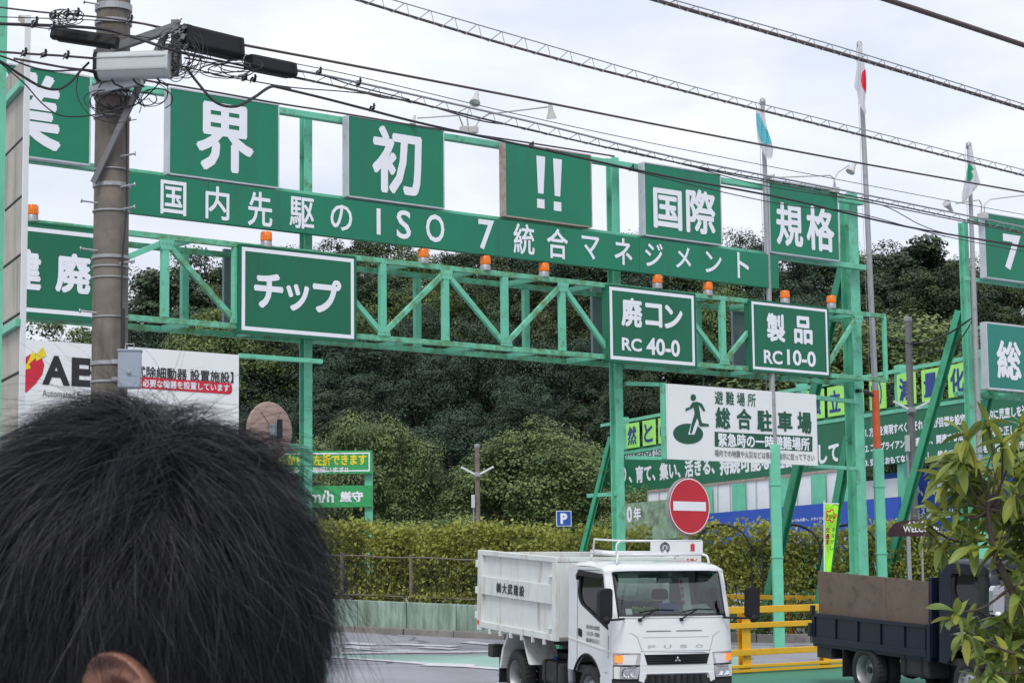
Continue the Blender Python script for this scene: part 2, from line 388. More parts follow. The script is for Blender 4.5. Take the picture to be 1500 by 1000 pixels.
# ------------------------------------------------------------------ the ground
def build_ground():
    def axis(fine0, fine1, step, far):
        a = list(np.arange(fine0, fine1+.001, step)); k = fine1
        while k < far: k += max(step, (k-fine1)*.35+step); a.append(k)
        k = fine0; b = []
        while k > -far: k -= max(step, (fine0-k)*.35+step); b.append(k)
        return np.array(b[::-1]+a)
    xs = axis(-45, 45, .75, 2500); ys = axis(-5, 150, .75, 2500)
    X, Y = np.meshgrid(xs, ys); Z = np.array([[terrain(x, y) for x in xs] for y in ys])
    V = np.stack([X, Y, Z], -1).reshape(-1, 3); nx, ny = len(xs), len(ys)
    i, j = np.meshgrid(np.arange(nx-1), np.arange(ny-1)); a = (j*nx+i).ravel()
    Fq = np.stack([a, a+1, a+nx+1, a+nx], -1); yc = (Y[:-1, :-1]).ravel()
    for nm, msk, m in (('ground', yc < 78, M['asphalt']), ('hillside', yc >= 78, M['soil'])):
        o = npmesh(nm, V, Fq[msk], m, smooth=True); o['kind'] = 'structure'
build_ground()
def drape(name, pts, m, lift=.012, step=.6, kind='structure', parent=None):
    """a painted sheet over the ground: quad given by four ground points a-b (near edge) d-c (far edge)"""
    a, b, c, d = [Vector((p[0], p[1])) for p in pts]
    nu = max(1, int((b-a).length/step)); nv = max(1, int((d-a).length/step)); mb = MB(); vs = []
    for j in range(nv+1):
        for i in range(nu+1):
            u, v = i/nu, j/nv; p = (a*(1-u)+b*u)*(1-v)+(d*(1-u)+c*u)*v
            vs.append((p.x, p.y, terrain(p.x, p.y)+lift))
    mb.add(vs, [(j*(nu+1)+i, j*(nu+1)+i+1, (j+1)*(nu+1)+i+1, (j+1)*(nu+1)+i) for j in range(nv) for i in range(nu)])
    o = mb.build(name, m, parent, smooth=True)
    if kind: o['kind'] = kind
    return o
def hp(*pp): return [tuple(hit(x, y))[:2] for x, y in pp]
drape('painted_lane', hp((400, 956), (1100, 1002), (1100, 962), (400, 959)), M['roadgreen'], .008)
drape('green_lot', hp((1040, 1012), (1500, 1040), (1420, 962), (1072, 976)), M['roadgreen2'], .016)
for i, q in enumerate([((400, 957), (1100, 1008), (1100, 1004), (400, 955)), ((500, 958), (900, 954), (900, 951), (500, 955.5))]):
    drape('lane_line', hp(*q), M['roadwhite'], .012)
for q in [((515, 951), (600, 957), (640, 955), (560, 949)), ((560, 944), (660, 948), (680, 946), (590, 942.5)), ((500, 949), (560, 953), (585, 951), (515, 946)),
          ((610, 949), (660, 952), (672, 950), (625, 947)), ((670, 941), (720, 946), (735, 944), (690, 939.5)), ((610, 975), (690, 978), (700, 973.5), (640, 971.5)),
          ((500, 943), (545, 946), (556, 943.5), (515, 941))]:
    drape('painted_letter_patch', hp(*q), M['roadwhite'], .014)

# low green wall with kerb, and the planting strip behind it
wl0, wl1 = Vector(hp((380, 919))[0]), Vector(hp((1060, 953))[0])
def along(a, b, t): return a*(1-t)+b*t
def build_wall():
    t = thing('retaining_wall', 'low concrete wall painted green and streaked with moss, below the hedge', 'wall', (wl0.x, wl0.y, terrain(*wl0)))
    o = (wl0.x, wl0.y, terrain(*wl0)); n = Vector((wl0.y-wl1.y, wl1.x-wl0.x)).normalized()
    if n.y < 0: n = -n
    N = 9
    for k in range(N):
        a, b = along(wl0, wl1, k/N+.0008), along(wl0, wl1, (k+1)/N-.0008)
        for nm, m, d0, d1, z0, z1 in (('wall_panel', M['concgreen'], .12, .34, -.3, .64), ('kerb_stone', M['kerb'], 0, .2, -.3, .13)):
            mb = MB(o); vs = []
            for p in (a, b):
                g = terrain(p.x, p.y)
                for d, z in ((d0, z0), (d1, z0), (d1, z1), (d0, z1)):
                    q = p+n*(d+(.015 if k % 2 else 0)); vs.append((q.x, q.y, g+z))
            mb.add(vs, [(0, 1, 2, 3), (7, 6, 5, 4), (0, 4, 5, 1), (1, 5, 6, 2), (2, 6, 7, 3), (3, 7, 4, 0)])
            mb.build(nm, m, t, bevel=.02)
    return n
WN = build_wall()

# ------------------------------------------------------------------ foliage
def leaf_cloud(P, Nrm, size, rng, asp=.55, jit=.6):
    """one small diamond leaf at each point"""
    n = len(P); a = rng.normal(size=(n, 3)); nn = Nrm + rng.normal(size=(n, 3))*jit
    nn /= np.linalg.norm(nn, axis=1)[:, None]+1e-9
    t = np.cross(nn, a); t /= np.linalg.norm(t, axis=1)[:, None]+1e-9; b = np.cross(nn, t)
    s = (size*rng.uniform(.6, 1.35, n))[:, None]
    V = np.stack([P-t*s, P+b*s*asp-nn*s*.12, P+t*s, P-b*s*asp-nn*s*.12], 1).reshape(-1, 3)
    return V, np.arange(4*n).reshape(-1, 4)
def crown_points(rng, rx, rz, nclump, per, kind='broad'):
    P, Nn, T = [], [], []
    for i in range(nclump):
        while True:
            d = rng.normal(size=3); d /= np.linalg.norm(d)
            if d[2] > -.55: break
        rr = rng.uniform(.45, 1.0)**.5
        wob = 1+.18*math.sin(3*math.atan2(d[1], d[0])+i % 3)+rng.normal()*.07
        c = np.array([d[0]*rx*rr*wob, d[1]*rx*rr*wob, d[2]*rz*rr*(1+rng.normal()*.07)])
        cr = rng.uniform(.13, .34)*rx
        q = rng.normal(size=(per, 3)); q /= np.linalg.norm(q, axis=1)[:, None]
        q[:, 2] = np.abs(q[:, 2])*np.where(rng.random(per) < .8, 1, -1)
        rad = rng.uniform(.55, 1.05, per)[:, None]
        pts = c+q*rad*cr*np.array([1, 1, .72]); P.append(pts); Nn.append(q*.7+np.array([0, 0, .6]))
        T.append(np.full(per, rng.uniform(-.3, .5)) + rng.uniform(0, .28, per)+.35*(q[:, 2]))  # leaves on a clump's upper side tinted paler: light painted into the colour
    return np.concatenate(P), np.concatenate(Nn), np.concatenate(T)
TREES = []
def make_tree_kind(seed, rx, rz, h, nclump, per, mat, leaf=.15):
    rng = np.random.default_rng(seed)
    P, Nn, T = crown_points(rng, rx, rz, nclump, per); P[:, 2] += h-rz
    V, Fq = leaf_cloud(P, Nn, leaf, rng, .6, .38)
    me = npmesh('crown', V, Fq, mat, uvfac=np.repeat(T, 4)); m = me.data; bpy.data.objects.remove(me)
    tb = MB(); tb.tube([(0, 0, -1.5), (.05, 0, h*.3), (-.1, .1, h*.6), (.05, 0, h*.85)], [.26, .2, .13, .04], 8)
    for k in range(7):
        a = k*2.4; z = h*(.32+.06*k); e = rx*.7
        tb.tube([(0, 0, z), (math.cos(a)*e*.5, math.sin(a)*e*.5, z+h*.1), (math.cos(a)*e, math.sin(a)*e, z+h*.17)], [.09, .06, .02], 5)
    t = tb.build('trunk', M['bark']); tm = t.data; bpy.data.objects.remove(t)
    return m, tm, h
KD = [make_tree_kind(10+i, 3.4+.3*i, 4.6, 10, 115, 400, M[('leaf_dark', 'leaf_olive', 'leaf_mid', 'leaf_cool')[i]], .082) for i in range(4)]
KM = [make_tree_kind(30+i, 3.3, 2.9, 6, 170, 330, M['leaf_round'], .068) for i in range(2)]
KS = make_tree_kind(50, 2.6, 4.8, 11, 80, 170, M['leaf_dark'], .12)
def tree(kind, px, Y, ytop, label, group, sx=1.0, rot=0, name='broadleaf_tree', hmin=5):
    cm, tm, h = kind; q = W(px, ytop, Y); g = terrain(q.x, Y); s = max(hmin, q.z-g)/h
    t = thing(name, label, 'tree', (q.x, Y, g), rot, group); t.scale = (s*sx, s*sx, s)
    for nm, me in (('crown', cm), ('trunk', tm)):
        o = bpy.data.objects.new(nm, me); COL.objects.link(o); o.parent = t
# skyline and hillside
def skyline(px):
    return float(np.interp(px, [-150, 0, 60, 150, 200, 235, 255, 300, 340, 440, 520, 620, 720, 900, 960, 1060, 1130, 1200, 1250, 1300, 1340, 1385, 1440, 1520, 1700],
                           [500, 500, 505, 500, 475, 430, 400, 385, 395, 368, 342, 372, 352, 345, 372, 365, 345, 352, 372, 368, 350, 375, 400, 400, 400]))
n = 0
rows = [(138, 0, 88, 0), (128, 45, 110, 40), (118, 92, 122, 10), (109, 146, 130, 60), (101, 204, 140, 25), (92, 258, 150, 70)]
for ri, (Y, dy, step, x0) in enumerate(rows):
    px = -170+x0
    while px < 1690:
        yt = skyline(px)+dy+rnd.uniform(-24, 22)*(1 if ri else .6)
        row = ['on the skyline', 'just below the skyline', 'high on the slope', 'halfway up the slope', 'low on the slope', 'at the foot of the slope'][ri]
        an = [(0, 'beyond the left edge'), (135, 'behind the AED board'), (190, 'behind the concrete pole'), (345, 'behind the left lattice bays'), (440, 'behind the chip (チップ) sign'), (540, 'right of the chip (チップ) sign'), (640, 'under the letters ISO'), (720, 'above the lamp pole'), (810, 'over the dome-shaped tree'),
              (890, 'left of the RC 40-0 sign'), (1020, 'behind the RC 40-0 sign'), (1100, 'over the evacuation board'), (1215, 'behind the RC 10-0 sign'), (1290, 'behind the right gantry post'), (1400, 'between the two gantries'), (9999, 'behind the second gantry')]
        an = next(v for k, v in an if px < k)
        lab = f'dark broadleaf tree {row} {an}' if ri else f'tall broadleaf tree {row} {an}' # tree on the wooded skyline behind the gantry' if ri == 0 else 'dense dark broadleaf tree in the wood on the hillside'
        tree(KD[rnd.choice((0, 3, 3)) if ri > 2 else rnd.randrange(4)], px, Y+rnd.uniform(-2.5, 2.5), yt, lab, 'skyline trees' if ri == 0 else 'trees of the hillside wood', rnd.uniform(.72, 1.02), rnd.uniform(0, 6))
        px += step*rnd.uniform(.8, 1.15)
tree(KS, 250, 122, 398, 'dark tree with a pointed top left of the chip sign, seen through the lattice', None, 1.1, 1)
tree(KS, 1345, 131, 350, 'tallest tree of the skyline, standing up between the two gantries', None, 1.25, 2)
tree(KD[2], 325, 108, 470, 'paler tree in the wood behind the left end of the lattice girder', None, 1, 2)
tree(KD[2], 100, 112, 492, 'treetop just showing above the left end of the AED board', None, 1, 4)
tree(KM[0], 1250, 108, 470, 'lighter green tree behind the right-hand gantry post', None, 1.3, 2)
# rounded trees at the foot of the hill
tree(KM[0], 548, 76, 612, 'round light green tree right of the speed limit board', None, .64, 0, 'round_tree', 4)
tree(KM[1], 782, 76, 638, 'broad dome-shaped light green tree right of the lamp pole', None, .98, 1, 'round_tree', 4)
tree(KM[0], 470, 80, 640, 'round tree behind the left-turn board, mostly hidden by it', None, .9, 3, 'round_tree', 4)
tree(KM[1], 872, 84, 668, 'green tree just left of the middle gantry post, behind its stay', None, .8, 5, 'round_tree', 4)
for px, yt, lb in ((380, 700, 'bushy tree behind the round mirror post'), (640, 762, 'small bush above the hedge left of the lamp pole'), (596, 764, 'small bush above the hedge below the round tree'), (676, 758, 'small bush at the foot of the lamp pole'), (1010, 715, 'bushy tree behind the no-entry sign'), (1120, 715, 'bushy tree behind the left flagpole'), (960, 715, 'bushy tree right of the middle gantry post')):
    tree(KM[px % 2], px, 72, yt, lb, 'low trees behind the hedge', 1.0, px, 'bushy_tree', 1.9)

_by = {}
for o_ in COL.objects:
    if o_.get('category') == 'tree': _by.setdefault(o_['label'], []).append(o_)
for lb_, os_ in _by.items():
    if len(os_) > 1:
        os_.sort(key=lambda q: q.location.x/q.location.y)
        for i_, q in enumerate(os_): q['label'] = lb_+', '+(['left', 'right'] if len(os_) == 2 else ['leftmost', 'second from left', 'third from left', 'fourth from left', 'fifth from left', 'sixth from left'])[i_]+' of '+str(len(os_))

def hedge(name, label, a, b, h, thick, dens, mat, seed, leaf=.045, group=None, z0=0.0):
    rng = np.random.default_rng(seed); L = (b-a).length; n = int(dens*L*h)
    t = rng.random(n); z = rng.random(n)**.75*h; th = rng.uniform(-.5, .5, n)
    bulge = .75+.25*np.sin(t*L*2.1)+.2*np.sin(t*L*5.3+z*2)
    th = np.sign(th)*np.abs(th*2)**.5*.5*bulge
    top = h*(1+.035*np.sin(t*L*1.7)+.03*np.sin(t*L*4.7)+.02*np.sin(t*L*11)); z = z/h*top
    z += rng.exponential(.05, n)*(z > top*.9)
    gap = (np.sin(t*L*3.1+np.sin(z*4)*1.2)+np.sin(t*L*7.7+z*3)) ; keep = (gap > -1.35+0.75*(1-z/h)) | (rng.random(n) < .25)
    t, z, th = t[keep], z[keep], th[keep]
    ux, uy = (b-a).normalized(); nx, ny = -uy, ux
    px = a.x+(b.x-a.x)*t+nx*th*thick+rng.normal(0, .04, len(t)); py = a.y+(b.y-a.y)*t+ny*th*thick+rng.normal(0, .04, len(t))
    g = np.array([terrain(x, y) for x, y in ((along(a, b, k).x, along(a, b, k).y) for k in np.linspace(0, 1, 50))])
    gz = np.interp(t, np.linspace(0, 1, 50), g)
    P = np.stack([px, py, gz+z0+z], -1); Nn = np.stack([-nx*np.sign(th)*.5*-1, -ny*np.sign(th)*-.5, np.full(len(t), .7)], -1)
    V, Fq = leaf_cloud(P, Nn, leaf, rng, .6, .9); V -= np.array([a.x, a.y, terrain(a.x, a.y)])
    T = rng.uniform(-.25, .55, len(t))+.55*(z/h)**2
    e = thing(name, label, 'hedge', (a.x, a.y, terrain(a.x, a.y)), 0, group)
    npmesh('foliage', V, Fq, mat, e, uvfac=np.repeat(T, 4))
    sb = MB(e.location)
    for k in range(int(L/.28)):
        q = along(a, b, (k+.5)/(L/.28)); gg = terrain(q.x, q.y)+z0
        for j in range(3):
            sb.tube([(q.x+rnd.uniform(-.1, .1), q.y, gg), (q.x+rnd.uniform(-.2, .2), q.y+rnd.uniform(-.2, .2), gg+h*.5), (q.x+rnd.uniform(-.3, .3), q.y+rnd.uniform(-.25, .25), gg+h*.85)], [.016, .012, .005], 4, False)
    sb.build('stems', M['bark'], e)
w0, w1 = wl0+WN*1.2, wl1+WN*1.2
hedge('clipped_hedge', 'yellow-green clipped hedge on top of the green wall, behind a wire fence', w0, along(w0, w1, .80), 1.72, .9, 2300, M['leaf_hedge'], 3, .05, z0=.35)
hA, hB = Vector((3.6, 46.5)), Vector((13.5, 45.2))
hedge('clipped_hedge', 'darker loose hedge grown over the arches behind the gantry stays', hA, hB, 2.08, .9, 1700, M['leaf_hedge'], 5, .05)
hC, hD = Vector((2.9, 42.2)), Vector((9.5, 41.4))
hedge('low_shrubs', 'knee-high green shrubs behind the yellow guard rail', Vector((4.0, 42.6)), Vector((9.8, 43.2)), .65, 1.1, 1500, M['leaf_low'], 9, .04)
hedge('weeds', 'tufts of weeds along the top of the green wall', wl0+WN*.55, along(wl0, wl1, .95)+WN*.55, .2, .45, 1900, M['leaf_hedge'], 12, .035, z0=.58)
# planter kerb of the low shrubs
kb = MB((4, 42, 0)); 
for i in range(6):
    x = 3.6+i*1.05; kb = MB((x, 41.9, terrain(x, 41.9))); g = terrain(x+.5, 41.9); kb.bb(x, x+1.03, 41.8, 41.95, g-.2, g+.16)
    if i == 0: root = tagit(kb.build('planter_kerb', M['kerb'], bevel=.015), 'grey kerb stones edging the low shrubs', 'kerb'); root.location = (x, 41.9, terrain(x, 41.9))
    else:
        o = kb.build('kerb_stone', M['kerb'], root, bevel=.015); o.location = (x-3.6, 0, terrain(x, 41.9)-terrain(3.6, 41.9))

# wire fence in front of the hedge
def build_fence():
    a, b = wl0+WN*.42, along(wl0, wl1, .97)+WN*.42; o = (a.x, a.y, terrain(*a)+.64)
    t = thing('metal_fence', 'thin rusty rail fence standing on the green wall in front of the hedge', 'fence', o)
    L = (b-a).length
    def P(d, z): q = along(a, b, d/L); return (q.x, q.y, terrain(q.x, q.y)+.64+z)
    mb = MB(o); N = 22; mb.tube([P(L*i/N, .86+.012*math.sin(i*1.7)) for i in range(N+1)], .017, 6); mb.build('top_rail', M['wood'], t)
    mb = MB(o); mb.tube([P(L*i/N, .08) for i in range(N+1)], .015, 6); mb.build('bottom_rail', M['wood'], t)
    d = .1; k = 0
    while d < L:
        mb = MB(o)
        if k % 14 == 0: mb.tube([P(d, -.02), P(d, .93)], .035, 6); mb.build('fence_post', M['wood'], t)
        else: mb.tube([P(d, .08), P(d, .85)], .008, 4); mb.build('baluster', M['chassis'], t)
        d += .115; k += 1
build_fence()

# ------------------------------------------------------------------ the gantry
def gw(s, off, z): return GF.world(s, off, z)
PW = [.15, .15, .17, .26]
def gantry(name, label, posts, s0, s1, top_z, mid_posts_top, zt, zb, verts, diags, backverts, stays, extra):
    ps = GF.world(posts[0], .45, 0); o = (ps.x, ps.y, terrain(ps.x, ps.y)); t = thing(name, label, 'gantry', o)
    def beam(nm, p, q, w, h, m='mint', up=None):
        mb = MB(o); mb.beam(gw(*p), gw(*q), w, h, up or GF.n); return mb.build(nm, M[m], t, bevel=.006)
    for name_i, (s, zp) in enumerate(zip(posts, mid_posts_top)):
        q = gw(s, .45, 0); g = terrain(q.x, q.y); mb = MB(o)
        mb.hbeam(gw(s, .45, g-.3), gw(s, .45, zp), PW[name_i], PW[name_i], .02, GF.n); mb.build('post', M['mint'], t, bevel=.005)
        mb = MB(o); c = gw(s, .45, g+.015); mb.box(c, (.5, .5, .03), Matrix.Rotation(GF.rz, 3, 'Z')); mb.build('base_plate', M['mintclean'], t)
    for off in (0, .9):
        beam('top_chord', (s0, off, zt), (s1, off, zt), .085, .08, 'mintmoss'); beam('bottom_chord', (s0, off, zb), (s1, off, zb), .085, .08, 'mintmoss')
    for s in verts: beam('vertical_strut', (s, 0, zb+.045), (s, 0, zt-.045), .115, .09)
    for s in backverts: beam('vertical_strut', (s, .9, zb+.045), (s, .9, zt-.045), .115, .09)
    for a, b in diags: beam('diagonal_strut', (a, -.004, zb+.07), (b, -.004, zt-.07), .085, .07, 'mintmoss' if (a+b) % 1 < .5 else 'mint')
    for s in sorted(set([round(q, 3) for ab in diags for q in ab])):
        for z, sg in ((zt, -1), (zb, 1)):
            if s < s0 or s > s1 or not any(abs(s-(ab[1] if z == zt else ab[0])) < .01 for ab in diags): continue
            mb = MB(o); mb.poly([(-.13, 0), (.13, 0), (.09, sg*.15), (-.09, sg*.15)], lambda u, v, d: gw(s+u, -.052+d, z+sg*.04+v), .008); gp_ = mb.build('gusset_plate', M['mint'], t)
            mb = MB(o)
            for bx_ in (-.07, 0, .07): mb.lathe([(.011, 0), (.011, .012), (0, .013)], gw(s+bx_, -.052, z+sg*.10), tuple(-GF.n), 6)
            bo = mb.build('bolts', M['galv'], gp_); bo['kind'] = 'stuff'
    k = s0+.05
    while k < s1:
        beam('cross_tie', (k, .07, zt), (k, .83, zt), .08, .08, up=(0, 0, 1)); beam('cross_tie', (k, .07, zb), (k, .83, zb), .08, .08, up=(0, 0, 1)); k += 1.35
    for s, a, b, *bw in stays:
        bw = bw[0] if bw else .16      # from (off, z) to (off, ground)
        q = gw(s, b, 0); g = terrain(q.x, q.y); mb = MB(o)
        mb.hbeam(gw(s, a[0], a[1]), gw(s, b, g-.1), bw, bw, .014, GF.u); mb.build('back_stay', M['mintdark'], t)
    for e in extra: beam(*e)
    return t
def gs(px, py, off=0): return GF.hit(px, py, off)
ZT = gs(725, 398)[1]-.03; ZB = gs(725, 512)[1]+.03
sv = [gs(241, 420)[0], gs(345, 420)[0], gs(560, 450)[0], gs(652, 450)[0], gs(739, 460)[0], gs(823, 460)[0], gs(1058, 490)[0], gs(1262, 510)[0]]
s330, s900, s1100 = gs(338, 420)[0], gs(893, 470)[0], gs(1103, 490)[0]
sL = GF.hit(-240, 400)[0]
zu = gs(500, 162)[1]
ZHT = gs(188, 248)[1]; ZUP = gs(248, 130)[1]
PL, PM, PR = gs(448, 450, .45)[0], gs(901, 480, .45)[0], gs(1249, 520, .45)[0]
PLL = PL-6.3
step = (sv[4]-sv[2])/2
dg = [(s330+.12, sv[0]), (sv[0]-2.4, sv[0]), (gs(345, 470)[0], sv[0]), (sv[2], sv[2]-1.25), (sv[2], sv[3]), (sv[4], sv[3]), (sv[4], sv[5]), (s900, sv[5]), (sv[6], sv[6]-1.2), (sv[6], sv[6]+1.2), (gs(1205, 520)[0], gs(1255, 460)[0])]
dg = dg[1:]
def gx(px, py): return gs(px, py)[0]
ext = []
for z, off in ((ZUP-.02, .2), (gs(500, 287)[1]-.02, .2)):
    ext.append(('sign_rail', (sL, off, z), (PR+.12, off, z), .10, .14, 'mint'))
ext.append(('sign_rail', (gx(350, 522), 0, gs(394, 524)[1]), (PL, 0, gs(394, 524)[1]), .07, .07))
ext.append(('sign_rail', (PM+.1, .3, gs(940, 560)[1]), (gx(978, 560), .06, gs(940, 560)[1]), .07, .07))
ext.append(('sign_rail', (PM+.1, .3, gs(940, 669)[1]), (gx(985, 669), .06, gs(940, 669)[1]), .06, .06))
ext.append(('sign_rail', (gx(1190, 581), .06, gs(1220, 583)[1]), (PR-.1, .3, gs(1220, 583)[1]), .08, .08))
ext.append(('sign_rail', (gx(1190, 681), .06, gs(1220, 683)[1]), (PR-.1, .3, gs(1220, 683)[1]), .07, .07))
zt2 = gs(975, 562)[1]; ext.append(('sign_rail', (gx(975, 620), .05, gs(975, 672)[1]), (gx(975, 620), .05, zt2), .08, .08))
ext.append(('mirror_arm', (gx(362, 648), .2, gs(400, 648)[1]), (PL, .3, gs(400, 650)[1]), .07, .07))
ext.append(('stay_tie', (PM, .45, gs(880, 724, .8)[1]), (PM, 1.25, gs(880, 724, .8)[1]), .07, .07, 'mint', (0, 0, 1)))
ext.append(('end_post', (PR+.42, -.01, ZB), (PR+.42, -.01, ZT), .07, .07))
gantry('sign_gantry', 'long mint green lattice gantry on four posts carrying the green signs over the entrance', [PLL, PL, PM, PR], sL, PR+.45, 0,
       [gs(437, 158)[1]]*2+[gs(900, 232, .45)[1], gs(1250, 285, .45)[1]], ZT, ZB, sv[:-1], dg,
       [gs(270, 430, .9)[0], gs(611, 450, .9)[0], gs(770, 460, .9)[0], gs(1023, 490, .9)[0]],
       [(PR, (.6, gs(1237, 385, .6)[1]), 3.19), (PR, (.6, gs(1248, 640, .6)[1]), 1.73), (PM, (.6, gs(893, 640, .6)[1]), 2.19, .085)], ext)
# second gantry, on the right
QL = gs(1415, 450, .45)[0]; zt_ = gs(1415, 318)[1]
ext = [('sign_rail', (QL-.1, .2, gs(1440, 322)[1]), (QL+5, .2, gs(1440, 322)[1]), .1, .12), ('sign_rail', (QL-.3, .2, gs(1430, 407)[1]), (QL+5, .2, gs(1430, 407)[1]), .08, .08)]
zA, zB2 = gs(1445, 478)[1], gs(1445, 571)[1]
gantry('sign_gantry', 'second mint green gantry at the right edge with the number 7 sign on it', [QL, QL+6.2], QL+.1, QL+7, 0, [zt_, zt_], zA, zB2,
       [QL+.6, QL+2, QL+3.4], [(QL+.6, QL+1.3), (QL+2, QL+1.3)], [QL+1.4], [(QL, (.6, gs(1405, 455, .6)[1]), 3.3), (QL+1.2, (.9, gs(1463, 575, .9)[1]), 2.4)], ext)

# ------------------------------------------------------------------ sign boards
def sign(label, L, Rr, yt, yb, off=-.06, dep=.14, face='sgreen', side='alu', border=None, texts=(), cat='sign', frame=True, name='sign_board', tm='txt', group=None, seams=0, bar=.022, extra=None, FR=GF, w=.022, zz=None):
    ym = (sum(yt)+sum(yb))/4
    a, b = FR.hit(L, (yt[0]+yb[0])/2, off)[0], FR.hit(Rr, (yt[1]+yb[1])/2, off)[0]
    z1 = (FR.hit(L, yt[0], off)[1]+FR.hit(Rr, yt[1], off)[1])/2; z0 = (FR.hit(L, yb[0], off)[1]+FR.hit(Rr, yb[1], off)[1])/2
    if zz: z1, z0 = FR.hit(*zz[0], off)[1], FR.hit(*zz[1], off)[1]
    c = FR.world((a+b)/2, off+dep/2, z0); t = thing(name, label, cat, c, FR.rz, group); cx = (a+b)/2
    def Lc(s, y, z): return (s-cx, y-dep/2, z-z0)
    mb = MB(); mb.bb(a-cx+.004, b-cx-.004, -dep/2+.012, dep/2, .004, z1-z0-.004); mb.build('back_box', M[side if side != 'alu' else 'back'], t)
    nseg = seams+1
    for k in range(nseg):
        u0, u1 = a+(b-a)*k/nseg, a+(b-a)*(k+1)/nseg; mb = MB(); g = .003
        mb.bb(u0-cx+g, u1-cx-g, -dep/2, -dep/2+.010, g, z1-z0-g); mb.build('face_panel', M[face], t)
    if frame:
        for nm, q in (('edge_trim', (a-cx-.012, a-cx+.012, 0, z1-z0)), ('edge_trim', (b-cx-.012, b-cx+.012, 0, z1-z0))):
            mb = MB(); mb.bb(q[0], q[1], -dep/2-.008, dep/2+.005, q[2], q[3]); mb.build(nm, M[side], t)
        for z in (0, z1-z0):
            mb = MB(); mb.bb(a-cx+.012, b-cx-.012, -dep/2-.008, dep/2+.005, z-.012, z+.012); mb.build('edge_trim', M[side], t)
    if border:
        i, wd = border; i2 = i+wd; H = z1-z0; A, B = a-cx, b-cx; y = -dep/2-.004; mb = MB()
        for x0, x1, q0, q1 in ((A+i, B-i, i, i2), (A+i, B-i, H-i2, H-i), (A+i, A+i2, i2, H-i2), (B-i2, B-i, i2, H-i2)):
            mb.add([(x0, y, q0), (x1, y, q0), (x1, y, q1), (x0, y, q1)], [(0, 1, 2, 3)])
        mb.build('border_line', M['white'], t)
    groups = {}
    for tx in texts:
        s_, x0, x1, y0, y1 = tx[:5]; m = tx[5] if len(tx) > 5 and tx[5] else tm; wt = tx[6] if len(tx) > 6 else w
        oo = off-.006-(.002 if m != tm else 0)
        xm, ymm = (x0+x1)/2, (y0+y1)/2
        sa, sb = FR.hit(x0, ymm, oo)[0]-cx, FR.hit(x1, ymm, oo)[0]-cx; zb_, zt_ = FR.hit(xm, y1, oo)[1]-z0, FR.hit(xm, y0, oo)[1]-z0
        single = len(s_) == 1 and (x1-x0) > 9
        mb = MB() if single else groups.setdefault(m, MB())
        put_text(mb, s_, lambda u, v, d=0: (sa+(sb-sa)*u, -dep/2-.006-(.002 if m != tm else 0)-d, zb_+(zt_-zb_)*v), wt)
        if single: mb.build('character', M[m], t)
    for m, mb in groups.items(): mb.build('lettering', M[m], t)
    if extra: extra(t, lambda px, py, o=off-.004: (FR.hit(px, py, o)[0]-cx, FR.hit(px, py, o)[1]-z0), dep)
    return t
BW = .032
sign('upper green sign at the left edge showing the kanji 業, cut by the beige tower', -25, 132, (91, 110), (223, 240), texts=[('業', -18, 90, 104, 218, None, BW)], side='alu')
sign('upper green sign with the kanji 界, right of the concrete pole', 248, 408, (130, 152), (256, 274), side='alu', texts=[('界', 287, 372, 152, 253, None, BW)])
sign('upper green sign with the kanji 初 beside the twin floodlights', 510, 650, (168, 192), (288, 305), side='alu', texts=[('初', 545, 618, 187, 285, None, BW)])
def bangs(t, q, dep):
    y = -dep/2-.006
    for cx, yo in ((792, 0), (816.5, 4)):
        mb = MB()
        a, zt = q(cx-6.5, 228+yo); b, _ = q(cx+6.5, 228+yo); c, zb = q(cx-4, 283+yo); d, _ = q(cx+4, 283+yo)
        mb.add([(a, y, zt), (b, y, zt), (d, y, zb), (c, y, zb)], [(0, 1, 2, 3)])
        a, zt = q(cx-5.5, 291+yo); b, _ = q(cx+5.5, 291+yo); _, zb = q(cx, 305+yo)
        mb.add([(a, y, zt), (b, y, zt), (b, y, zb), (a, y, zb)], [(0, 1, 2, 3)])
        mb.build('exclamation_mark', M['white'], t)
sign('upper green sign with two white exclamation marks', 740, 866, (210, 226), (317, 332), side='rustedge', extra=bangs)
sign('upper green sign with the two kanji 国際', 944, 1056, (238, 256), (345, 358), side='alu', texts=[('国', 957, 999, 277, 336, None, BW), ('際', 1005, 1048, 278, 343, None, BW)])
sign('upper green sign with the two kanji 規格 at the right end of the row', 1127, 1228, (262, 280), (370, 381), side='alu', texts=[('規', 1137, 1176, 298, 361, None, BW), ('格', 1181, 1222, 303, 368, None, BW)])
hdr = [('国', 235, 273, 265, 315), ('内', 301, 336, 273, 322), ('先', 363, 399, 281, 332), ('駆', 424, 460, 289, 335), ('の', 484, 516, 300, 338), ('S', 581, 602, 308, 350),
       ('O', 624, 651, 314, 355), ('7', 701, 724, 322, 366), ('統', 752, 783, 328, 373), ('合', 801, 832, 335, 379), ('マ', 852, 878, 346, 380), ('ネ', 900, 926, 349, 388),
       ('ジ', 945, 971, 356, 391), ('メ', 990, 1012, 362, 393), ('ン', 1033, 1057, 369, 400), ('ト', 1080, 1097, 370, 408)]
def ibar(t, q, dep):
    a, z1 = q(551.5, 305); b, z0 = q(557.5, 344); y = -dep/2-.006; mb = MB(); mb.add([(a, y, z0), (b, y, z0), (b, y, z1), (a, y, z1)], [(0, 1, 2, 3)]); mb.build('lettering', M['white'], t)
sign('long green banner board reading 国内先駆のISO 7統合マネジメント', 152, 1141, (245, 375), (310, 421), dep=.12, side='sgreen', texts=[h+(None, .018) for h in hdr], seams=7, extra=ibar, frame=False)
